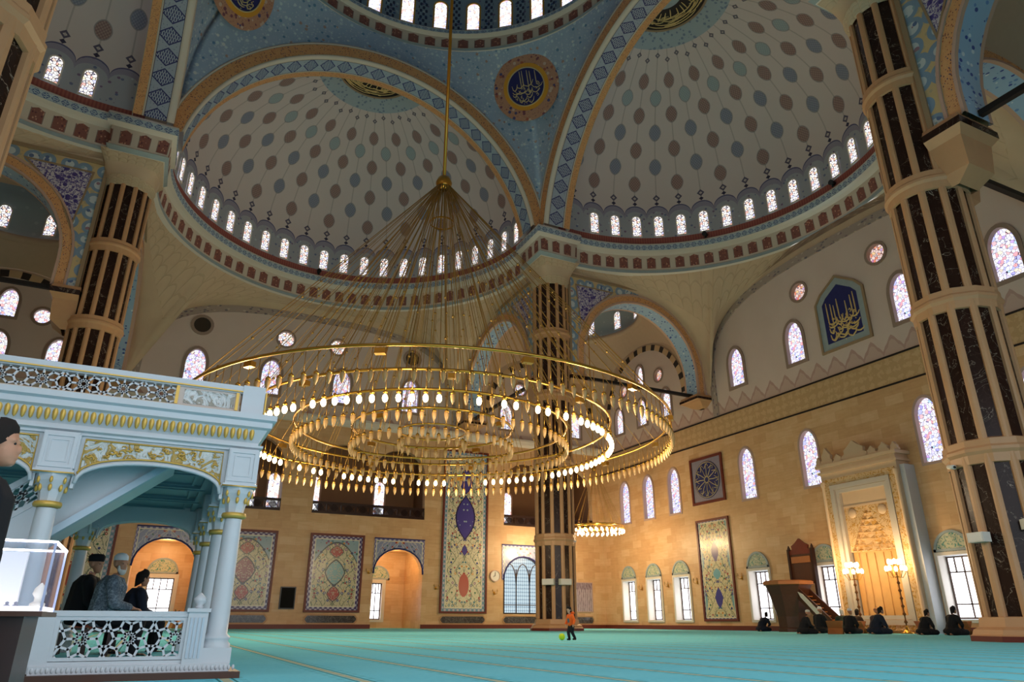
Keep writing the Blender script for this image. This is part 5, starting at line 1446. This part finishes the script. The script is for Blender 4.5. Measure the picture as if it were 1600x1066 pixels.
# low front balustrade with a pierced star panel
f7 = lambda u, v, d=0.0: (u, KY-.14+d, v)
t = MB(); t.box((-10.62, KY-.16, .13), (-9.46, KY-.08, .17)); t.box((-10.80, KY-.17, .555), (-9.46, KY-.05, .605))
L = rect(-10.62, .165, -9.5, .555); t.ring2(L, shrink(L, .035), f7, -.02, .05); t.build('front_balustrade', KM, kb)
t = MB(); lattice(t, f7, -10.59, .195, -9.535, .525, .40, .021, .02); t.build('front_lattice', KM, kb)
t = MB(); t.box((-10.84, KY-.17, .07), (-10.62, KY-.05, .56)); t.build('end_post', KM, kb)
t = MB(); t.box((-9.5, KY-.19, .12), (-9.32, KY-.01, .60)); t.box((-9.52, KY-.21, .60), (-9.30, KY+.01, .635)); t.lathe([(.03, .635), (.045, .65), (.03, .665), (.062, .70), (.06, .73), (.03, .76), (.004, .785)], (-9.41, KY-.1, 0), 14); o = t.build('newel_post', KM, kb)
t = MB()
for k in range(4): t.box((-9.475+.036*k, KY-.2, .18), (-9.455+.036*k, KY-.188, .55))
t.build('flutes', plain('kiosk_edge', '#b9c9d6', .4), o)

# ---- lit display case on a dark table in front of it
tb = thing('display_table', (-11.2, -24.05, 0), 'dark wooden table under the lit glass case at the left edge', 'table')
t = MB(); t.box((-12.3, -24.42, .535), (-10.38, -23.66, .56)); t.build('table_top', M['brown_wood'], tb)
t = MB(); t.box((-12.25, -24.36, .03), (-10.46, -23.74, .535)); t.build('cabinet', M['dark_wood'], tb)
t = MB(); t.box((-12.27, -24.38, 0), (-10.44, -23.72, .03)); t.build('plinth', M['dark_wood'], tb)
gc = thing('display_case', (-11.2, -24.05, .56), 'glass display case with bright light strips standing on the dark table', 'display case')
x0, x1, y0, y1, z0, z1 = -12.1, -10.395, -24.36, -23.74, .562, .905
t = MB(); t.box((x0, y0, z0), (x1, y1, z0+.022)); t.build('lit_base', M['lit_base'], gc)
t = MB()
for q in ([(x0, y0, z0), (x1, y0, z0), (x1, y0, z1), (x0, y0, z1)], [(x0, y1, z0), (x1, y1, z0), (x1, y1, z1), (x0, y1, z1)], [(x1, y0, z0), (x1, y1, z0), (x1, y1, z1), (x1, y0, z1)], [(x0, y0, z0), (x0, y1, z0), (x0, y1, z1), (x0, y0, z1)], [(x0, y0, z1), (x1, y0, z1), (x1, y1, z1), (x0, y1, z1)]): t.quad(q)
t.build('glass_box', M['case_glass'], gc)
t = MB()
for a, b_ in (((x0, y0, z1), (x1, y0, z1)), ((x1, y0, z1), (x1, y1, z1)), ((x0, y1, z1), (x1, y1, z1))): t.beam(a, b_, .014, .010)
t.build('light_strip', M['strip_light'], gc)
for x, y in ((x1, y0), (x1, y1)): t = MB(); t.beam((x, y, z0), (x, y, z1), .012, .012); t.build('corner_edge', plain('case_edge', '#b9bfe0', .2), gc)
t = MB(); t.box((-10.72, -23.95, .585), (-10.56, -23.90, .88)); tag(rebase(t.build('bright_strip_panel', M['white_cloth'])), 'tall white panel added as a bright strip inside the glass case', 'plaque')  # panel added to make the bright white strip in the case
for x, y, r_, lab in ((-10.46, -23.95, .035, 'small white dome shaped relic stand at the right end inside the case'),):
    q = thing('relic_stand', (x, y, .584), lab, 'relic stand'); t = MB(); t.lathe([(r_*1.1, 0), (r_*1.1, .02), (r_*.6, .03), (r_*.6, .05), (r_, .07), (r_*.8, .10), (r_*.2, .125), (.002, .13)], (x, y, .585), 14); t.build('dome', M['white_plastic'], q)
for k, (x, y) in enumerate(((-10.66, -24.2), (-10.61, -24.21), (-10.57, -24.19), (-10.53, -24.2))):
    t = MB(); t.lathe([(.014, 0), (.014, .006), (.006, .01), (.010, .018), (.002, .024)], (x, y, .585), 8); tag(rebase(t.build('small_relic', plain('relic_grey', '#8a8d9c', .4))), 'tiny grey relic in a row on the lit base of the glass case', 'relic', 'relics in the case')
# ------------------------------------------------------------------ people
def limb(mb, a, ra, b_, rb, n=8):
    a, b_ = Vector(a), Vector(b_); d = b_-a; k = 3
    pts = [a-d.normalized()*ra*.6]+[a.lerp(b_, i/k) for i in range(k+1)]+[b_+d.normalized()*rb*.6]
    rr = [ra*.6]+[ra+(rb-ra)*i/k for i in range(k+1)]+[rb*.6]
    mb.tube(pts, rr, n)
def fuse(o, vox, smooth=2):
    m = o.modifiers.new('fuse', 'REMESH'); m.mode = 'VOXEL'; m.voxel_size = vox; m.use_smooth_shade = True
    s_ = o.modifiers.new('soft', 'SMOOTH'); s_.iterations = smooth; s_.factor = .5
def hand(mb, w, d, side=1, s=1.0, curl=.5):
    "palm and five bent fingers starting at wrist w along direction d"
    w, d = Vector(w), Vector(d).normalized(); up = Vector((0, 0, 1)) if abs(d.z) < .8 else Vector((1, 0, 0))
    r = d.cross(up).normalized()*side; nrm = r.cross(d).normalized()*side
    mb.beam(w, w+d*.09*s, .075*s, .03*s, up=nrm)
    for k in range(4):
        b0 = w+d*.085*s+r*(-.027+.018*k)*s; L = (.06, .075, .07, .055)[k]*s
        p1 = b0+d*L*.5-nrm*curl*.015*s; p2 = p1+(d*(1-curl)-nrm*curl).normalized()*L*.55
        mb.tube([b0, p1, p2], [.0095*s, .009*s, .0075*s], 5)
    b0 = w+d*.03*s-r*.035*s; mb.tube([b0, b0+(d*.7-r*.6)*.035*s, b0+(d*.95-r*.45-nrm*.3)*.06*s], [.011*s, .010*s, .008*s], 5)
def head(mb, c, yaw, pitch=0, s=1.0):
    "skull, face, nose, jaw and ears around centre c, looking along yaw"
    c = Vector(c); R = Matrix.Rotation(yaw, 3, 'Z') @ Matrix.Rotation(-pitch, 3, 'Y')
    L = MB(); L.ball((-.012, 0, .03), (.098, .078, .095), 12); L.ball((.03, 0, -.035), (.062, .058, .085), 12); L.ball((.05, 0, -.095), (.034, .034, .026), 8)
    L.ball((.088, 0, -.028), (.020, .013, .028), 8); L.ball((.072, .032, .018), (.018, .026, .012), 6); L.ball((.072, -.032, .018), (.018, .026, .012), 6); L.ball((.078, 0, -.072), (.016, .026, .012), 6)
    for k in (-1, 1): L.ball((-.008, k*.078, -.012), (.022, .012, .032), 8)
    for p in L.v: mb.v.append(tuple(c+R @ (Vector(p)*s))); mb.uv.append((0, 0))
    b = len(mb.v)-len(L.v)
    for f_, m, q in zip(L.f, L.mt, L.sm): mb.fc([b+i for i in f_], m, q)
    return lambda p: tuple(c+R @ (Vector(p)*s))
def eyes(f, par):
    t = MB()
    for k in (-1, 1): t.ball(f((.074, k*.032, .0)), .008, 6)
    t.build('eyes', M['black_plastic'], par)
def cap_mesh(f, par, mat, kind, vox=.008):
    t = MB()
    n = 16
    if kind == 'skullcap': pr = [(.094, .045), (.096, .07), (.088, .105), (.06, .132), (.02, .142), (.002, .143)]
    elif kind == 'flat': pr = [(.098, .03), (.104, .06), (.108, .10), (.08, .128), (.02, .135), (.002, .136)]
    else: pr = [(.096, -.01), (.102, .03), (.1, .08), (.075, .12), (.03, .137), (.002, .139)]
    P = []
    for r, z in pr:
        row = []
        for i in range(n+1):
            c_, s_ = cos(2*pi*i/n), sin(2*pi*i/n)
            if kind == 'hair': x_ = -.022+r*1.0*c_; row.append(f((x_, r*.84*s_, z+(.05 if z < .05 else .02)*c_-(.035*(1-c_) if z < .02 else 0))))
            else: row.append(f((-.012+r*1.04*c_, r*.84*s_, z)))
        P.append(row)
    t.grid(P)
    return t.build('cap' if kind != 'hair' else 'hair', mat, par)
def beard(f, par, mat):
    t = MB(); t.ball(f((.05, 0, -.10)), (.05, .05, .045), 8); t.ball(f((.04, .045, -.06)), (.03, .02, .05), 6); t.ball(f((.04, -.045, -.06)), (.03, .02, .05), 6); o = t.build('beard', mat, par); fuse(o, .012, 1)

def kneeler(x, y, yaw, sc, cloth, capk, capm, label, lean=.12, turn=0.0, group='men seated on the carpet', skin='skin', arms='lap'):
    "person sitting on the heels, looking along +X before rotation"
    r_ = thing('person', (0, 0, 0), label, 'person', group)
    hip = Vector((-.12, 0, .17)); ch_ = Vector((-.12+lean, 0, .56)); nk = Vector((-.10+lean*1.3, 0, .68)); hd_ = Vector((-.06+lean*1.5, 0, .83))
    b = MB()
    limb(b, hip, .13, ch_, .14); limb(b, ch_, .10, nk, .055); f = head(b, hd_, turn)
    for k in (-1, 1):
        hp = hip+Vector((0, k*.1, -.03)); kn = Vector((.36, k*.17, .09)); ft = Vector((-.25, k*.11, .05))
        limb(b, hp, .09, kn, .065); limb(b, kn, .06, ft, .045); limb(b, ft, .04, ft+Vector((-.12, 0, -.01)), .03)
        sh = ch_+Vector((0, k*.17, .04)); el = sh+Vector((.06, k*.08, -.26)); wr = Vector((.22+lean*.5, k*.10, .27)) if arms == 'lap' else Vector((.32+lean, k*.07, .42))
        limb(b, sh, .06, el, .045); limb(b, el, .042, wr, .028); hand(b, wr, (wr-el).normalized()+Vector((.3, -k*.3, -.3)), k)
    o = b.build('body', M[skin], r_); fuse(o, .016)
    c = MB()
    limb(c, hip, .185, ch_, .175); limb(c, ch_+Vector((0, -.14, .05)), .085, ch_+Vector((0, .14, .05)), .085); limb(c, ch_, .12, nk-Vector((0, 0, .03)), .075)
    for k in (-1, 1):
        hp = hip+Vector((0, k*.1, -.03)); kn = Vector((.37, k*.18, .10)); ft = Vector((-.22, k*.15, .075))
        limb(c, hp, .13, kn, .10); limb(c, kn, .095, ft, .075)
        sh = ch_+Vector((0, k*.18, .04)); el = sh+Vector((.06, k*.09, -.26)); wr = (Vector((.20+lean*.5, k*.11, .28)) if arms == 'lap' else Vector((.30+lean, k*.08, .41)))
        limb(c, sh, .088, el, .07); limb(c, el, .068, wr, .05)
    c.ball((-.13, 0, .13), (.29, .31, .15), 10); limb(c, (-.1, 0, .15), .24, (-.06, 0, .42), .17)
    o = c.build('coat', M[cloth], r_); fuse(o, .02, 4)
    cap_mesh(f, r_, M[capm], capk); eyes(f, r_)
    if capk == 'beardcap': pass
    r_.location = (x, y, 0); r_.rotation_euler.z = yaw; r_.scale = (sc, sc, sc)
    return r_
SCM = 1.22
MEN = [(27.3, 9.0, .15, 'navy_cloth', 'hair', 'dark_hair', 'person bowing low on the carpet alone, leftmost, in front of the fourth floor window', .34, .0, 1.25),
       (20.5, -.9, -.45, 'black_cloth', 'skullcap', 'grey_beard', 'person in black seated nearest us at the left of the group before the preaching chair', .16, -.5, 1.2),
       (23.6, .85, .1, 'black_cloth', 'skullcap', 'white_cloth', 'tall person in dark robe and white cap, second from left in the group', .06, .1, 1.42),
       (26.0, 1.45, .7, 'green_cloth', 'hair', 'grey_beard', 'grey haired person turned left, seated between the white cap and the plum robe', .2, .6, 1.35),
       (23.6, -1.05, .15, 'black_cloth', 'skullcap', 'white_cloth', 'person in black with white cap, a brown robe just behind on the right', .10, -.2, 1.3),
       (26.0, .55, .2, 'brown_cloth', 'hair', 'dark_hair', 'dark haired person in brown, seen behind between two nearer robes', .18, .1, 1.3),
       (26.2, -.55, -.2, 'plum_cloth', 'skullcap', 'orange_wood', 'person in plum with a tan cap, half hidden behind the navy robe', .12, -.2, 1.35),
       (24.0, -2.35, -.3, 'navy_cloth', 'hair', 'dark_hair', 'dark haired person in navy robe below the right candelabrum, leaning right', .2, -.3, 1.36),
       (24.3, -4.75, -.2, 'black_cloth', 'hair', 'dark_hair', 'person in black reading by the niche flank, second from the right', .18, -.3, 1.2),
       (24.5, -6.05, -.1, 'black_cloth', 'hair', 'black_cloth', 'large person in black, rightmost of the group, next to the big right pillar', .14, -.2, 1.33)]
for x, y, yaw, cl, ck, cm_, lab, ln, tn, sc_ in MEN: kneeler(x, y, yaw, sc_, cl, ck, cm_, lab, ln, tn)
for x, y, rz, lab in ((21.9, -1.5, .5, 'low wooden reading stand beside the nearest black robe at the left of the group'), (25.3, -.1, .2, 'reading stand between the white capped person in black and the plum robe'), (26.3, -5.3, .1, 'orange reading stand between the two rightmost people'), (26.4, -3.2, 1.2, 'low reading stand on the right before the prayer niche')): rahle(x, y, rz, lab, .7, .62)

# boy with a ball
def walker(x, y, yaw, sc):
    r_ = thing('person', (0, 0, 0), 'small boy in an orange jacket and black trousers walking beside the green ball', 'person')
    b = MB(); hip = Vector((0, 0, .50)); ch_ = Vector((.04, 0, .80)); nk = Vector((.06, 0, .90)); hd_ = Vector((.10, 0, 1.03))
    limb(b, hip, .10, ch_, .11); limb(b, ch_, .07, nk, .045); f = head(b, hd_, .2, -.25, .95)
    leg = {-1: ((.0, -.06, .48), (.09, -.07, .27), (.05, -.07, .06)), 1: ((0, .06, .48), (.03, .07, .27), (-.10, .07, .07))}
    for k in (-1, 1):
        h_, n_, a_ = leg[k]; limb(b, h_, .065, n_, .05); limb(b, n_, .046, a_, .032); limb(b, Vector(a_)+Vector((-.02, 0, -.03)), .03, Vector(a_)+Vector((.09, 0, -.035)), .024)
        sh = ch_+Vector((0, k*.12, .03)); el = sh+Vector((-.02, k*.07, -.17)); wr = el+Vector((.07, k*.02, -.14)); limb(b, sh, .042, el, .034); limb(b, el, .032, wr, .022); hand(b, wr, (.15, 0, -1), k, .75)
    o = b.build('body', M['skin_pale'], r_); fuse(o, .013)
    c = MB(); limb(c, hip+Vector((0, 0, .03)), .125, ch_, .135); limb(c, ch_+Vector((0, -.1, .03)), .06, ch_+Vector((0, .1, .03)), .06)
    for k in (-1, 1):
        sh = ch_+Vector((0, k*.12, .03)); el = sh+Vector((-.02, k*.08, -.17)); wr = el+Vector((.06, k*.02, -.11)); limb(c, sh, .062, el, .055); limb(c, el, .054, wr, .045)
    c.ball((-.06, 0, .92), (.09, .09, .06), 8)                  # hood
    o = c.build('jacket', M['orange_cloth'], r_); fuse(o, .014, 3)
    c = MB()
    for k in (-1, 1):
        h_, n_, a_ = leg[k]; limb(c, h_, .085, n_, .066); limb(c, n_, .062, a_, .05)
    limb(c, hip, .10, hip+Vector((0, 0, .04)), .10); o = c.build('trousers', M['black_cloth'], r_); fuse(o, .014, 2)
    c = MB()
    for k in (-1, 1): a_ = Vector(leg[k][2]); limb(c, a_+Vector((-.03, 0, -.025)), .04, a_+Vector((.09, 0, -.03)), .033)
    o = c.build('shoes', M['black_plastic'], r_); fuse(o, .011, 1)
    c = MB(); c.ball((.115, 0, .70), (.05, .07, .13), 8); o = c.build('shirt', M['grey_shirt'], r_)
    cap_mesh(f, r_, M['dark_hair'], 'hair'); eyes(f, r_)
    r_.location = (x, y, 0); r_.rotation_euler.z = yaw; r_.scale = (sc, sc, sc)
walker(2.3, -8.3, 3.3, .86)
bl = thing('ball', (1.95, -8.3, 0), 'small lime green ball on the carpet at the boy\'s feet', 'ball')
t = MB(); t.ball((1.95, -8.3, .1), .1, 16); t.build('shell', M['ball_green'], bl)
t = MB(); t.lathe([(.012, .2), (.006, .203)], (1.95, -8.3, 0), 8); t.build('valve', M['white_plastic'], bl)

# three men seated inside the pavilion
def sitter(x, y, yaw, sc, cloth, capk, capm, label, turn, who, bd=None, skin='skin', dz=0.0, pitch=0):
    r_ = thing('person', (0, 0, 0), label, 'person'); b = MB()
    hip = Vector((0, 0, .50)); ch_ = Vector((.05, 0, .90)); nk = Vector((.07, 0, 1.02)); hd_ = Vector((.10, 0, 1.17))
    limb(b, hip, .13, ch_, .14); limb(b, ch_, .10, nk, .055); f = head(b, hd_, turn, pitch)
    for k in (-1, 1):
        kn = Vector((.44, k*.12, .50)); an = Vector((.42, k*.12, .09)); limb(b, hip+Vector((0, k*.09, 0)), .085, kn, .06); limb(b, kn, .055, an, .04); limb(b, an+Vector((-.03, 0, -.045)), .04, an+Vector((.16, 0, -.05)), .032)
        sh = ch_+Vector((0, k*.17, .04)); el = sh+Vector((.05, k*.07, -.27)); wr = Vector((.34, k*.08, .62)); limb(b, sh, .058, el, .045); limb(b, el, .042, wr, .028); hand(b, wr, (1, -k*.3, -.25), k)
    o = b.build('body', M[skin], r_); fuse(o, .012)
    c = MB(); limb(c, hip, .185, ch_, .19); limb(c, ch_+Vector((0, -.15, .05)), .085, ch_+Vector((0, .15, .05)), .085); limb(c, ch_, .12, nk-Vector((0, 0, .035)), .072)
    for k in (-1, 1):
        sh = ch_+Vector((0, k*.18, .04)); el = sh+Vector((.05, k*.08, -.27)); wr = Vector((.30, k*.09, .63)); limb(c, sh, .09, el, .072); limb(c, el, .07, wr, .052)
    o = c.build('coat', M[cloth], r_); fuse(o, .016, 3)
    c = MB()
    for k in (-1, 1):
        kn = Vector((.45, k*.12, .50)); an = Vector((.42, k*.12, .10)); limb(c, hip+Vector((0, k*.09, 0)), .11, kn, .085); limb(c, kn, .08, an, .06)
    o = c.build('trousers', M['black_cloth'], r_); fuse(o, .018, 2)
    c = MB()
    for k in (-1, 1): limb(c, (.38, k*.12, .045), .045, (.56, k*.12, .04), .04)
    o = c.build('shoes', M['black_plastic'], r_); fuse(o, .014, 1)
    cap_mesh(f, r_, M[capm], capk); eyes(f, r_)
    if bd: beard(f, r_, M[bd])
    r_.location = (x, y, dz); r_.rotation_euler.z = yaw; r_.scale = (sc, sc, sc)
    q = thing('stool', (x, y, .08), 'plain dark stool under the '+who, 'stool', None)
    h_ = .385*sc+dz-.02
    t = MB(); t.box((x-.17, y-.17, h_-.03), (x+.17, y+.17, h_)); t.build('seat', M['dark_wood'], q)
    for sx_ in (-1, 1):
        for sy_ in (-1, 1): t = MB(); t.beam((x+sx_*.14, y+sy_*.14, .08), (x+sx_*.14, y+sy_*.14, h_-.03), .035, .035); t.build('leg', M['dark_wood'], q)
    return r_

sitter(-10.40, -17.2, .05, 1.06, 'grey_tweed', 'skullcap', 'white_cloth', 'bearded man in a grey tweed coat and white cap seated inside the pavilion', -.85, 'man in the grey tweed coat', 'grey_beard', dz=.02)
sitter(-10.74, -16.5, .1, 1.08, 'black_cloth', 'flat', 'black_cloth', 'man in a black coat and flat black cap behind the grey tweed man', -.7, 'man in the black coat', dz=.03)
sitter(-10.07, -15.98, .3, .95, 'navy_cloth', 'hair', 'dark_hair', 'dark haired person in a navy coat seated right of the grey tweed man', .1, 'person in the navy coat', dz=.02)
def stander(x, y, yaw, sc):
    r_ = thing('person', (0, 0, 0), 'dark haired man in black, face in profile at the left edge of the view', 'person'); b = MB()
    hip = Vector((0, 0, .86)); ch_ = Vector((.0, 0, 1.22)); nk = Vector((.0, 0, 1.36)); hd_ = Vector((.03, 0, 1.50)); limb(b, hip, .13, ch_, .14); limb(b, ch_, .10, nk, .055); f = head(b, hd_, -.1, .1)
    for k in (-1, 1):
        kn = Vector((.03, k*.1, .47)); an = Vector((-.02, k*.1, .08)); limb(b, hip+Vector((0, k*.09, 0)), .09, kn, .06); limb(b, kn, .055, an, .04); limb(b, an+Vector((-.03, 0, -.035)), .04, an+Vector((.15, 0, -.04)), .032)
        sh = ch_+Vector((0, k*.18, .06)); el = sh+Vector((-.03, k*.06, -.3)); wr = el+Vector((.10, -k*.02, -.25)); limb(b, sh, .058, el, .045); limb(b, el, .042, wr, .028); hand(b, wr, (.2, 0, -1), k)
    o = b.build('body', M['skin'], r_); fuse(o, .010)
    c = MB(); limb(c, hip-Vector((0, 0, .1)), .17, ch_, .165); limb(c, ch_+Vector((0, -.15, .07)), .08, ch_+Vector((0, .15, .07)), .08); limb(c, ch_, .12, nk-Vector((0, 0, .03)), .07)
    for k in (-1, 1):
        sh = ch_+Vector((0, k*.19, .06)); el = sh+Vector((-.03, k*.06, -.3)); wr = el+Vector((.09, -k*.02, -.22)); limb(c, sh, .085, el, .07); limb(c, el, .068, wr, .05)
    o = c.build('jacket', M['black_cloth'], r_); fuse(o, .014, 3)
    c = MB()
    for k in (-1, 1):
        kn = Vector((.03, k*.1, .47)); an = Vector((-.02, k*.1, .09)); limb(c, hip+Vector((0, k*.09, 0)), .115, kn, .085); limb(c, kn, .08, an, .065)
    o = c.build('trousers', M['navy_cloth'], r_); fuse(o, .016, 2)
    c = MB()
    for k in (-1, 1): limb(c, (-.04, k*.1, .045), .045, (.14, k*.1, .04), .04)
    o = c.build('shoes', M['black_plastic'], r_); fuse(o, .013, 1)
    cap_mesh(f, r_, M['dark_hair'], 'hair'); eyes(f, r_)
    r_.location = (x, y, 0); r_.rotation_euler.z = yaw; r_.scale = (sc, sc, sc)
stander(-10.665, -25.0, 0.0, .845)
# ------------------------------------------------------------------ camera and light
cam = bpy.data.cameras.new('camera'); co = bpy.data.objects.new('camera', cam); COL.objects.link(co)
cam.sensor_width = 36; cam.lens = 1099.0/1600*36; cam.clip_start = .05; cam.clip_end = 400
ya, pt, ro = radians(26.153), radians(21.806), radians(-.166)
Fw = Vector((sin(ya)*cos(pt), cos(ya)*cos(pt), sin(pt))); Rt = Vector((cos(ya), -sin(ya), 0)); Up = Rt.cross(Fw)
X = Rt*cos(ro)+Up*-sin(ro)*-1 if False else Rt*cos(-ro)+Up*sin(-ro); Y = Up*cos(-ro)-Rt*sin(-ro)
MM = Matrix((X, Y, -Fw)).transposed().to_4x4(); MM.translation = Vector((-9.93, -28.91, .514)); co.matrix_world = MM
SC.camera = co
W = bpy.data.worlds.new('world'); SC.world = W; W.use_nodes = True
bg = W.node_tree.nodes['Background']; bg.inputs[0].default_value = (.84, .91, 1, 1); bg.inputs[1].default_value = 2.05
def point(loc, e, col, r=.3):
    l = bpy.data.lights.new('lamp_light', 'POINT'); l.energy = e; l.color = col; l.shadow_soft_size = r
    o = bpy.data.objects.new('lamp_light', l); COL.objects.link(o); o.location = loc; return o
WARM = (1, .77, .50)
for k in range(8): point((.3+8.9*cos(pi*k/4+.3), -.15+8.9*sin(pi*k/4+.3), 6.6), 550, WARM, .4)
for k in range(6): point((23.2+2.0*cos(pi*k/3), 22.4+2.0*sin(pi*k/3), 7.1), 270, (1, .68, .36), .15)
for y_ in (2.2, -1.05): point((27.0, y_, 4.0), 260, (1, .68, .35), .3)
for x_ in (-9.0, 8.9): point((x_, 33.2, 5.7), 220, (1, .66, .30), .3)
point((20.75, 28.5, 6.5), 500, WARM, .4)
SC.view_settings.view_transform = 'Standard'; SC.view_settings.look = 'None'; SC.view_settings.gamma = 1
SC.view_settings.use_curve_mapping = False; SC.view_settings.exposure = 0
SC.cycles.use_denoising = True
SC.cycles.max_bounces = 6; SC.cycles.diffuse_bounces = 4; SC.cycles.glossy_bounces = 3; SC.cycles.transparent_max_bounces = 8
SC.cycles.sample_clamp_indirect = 4
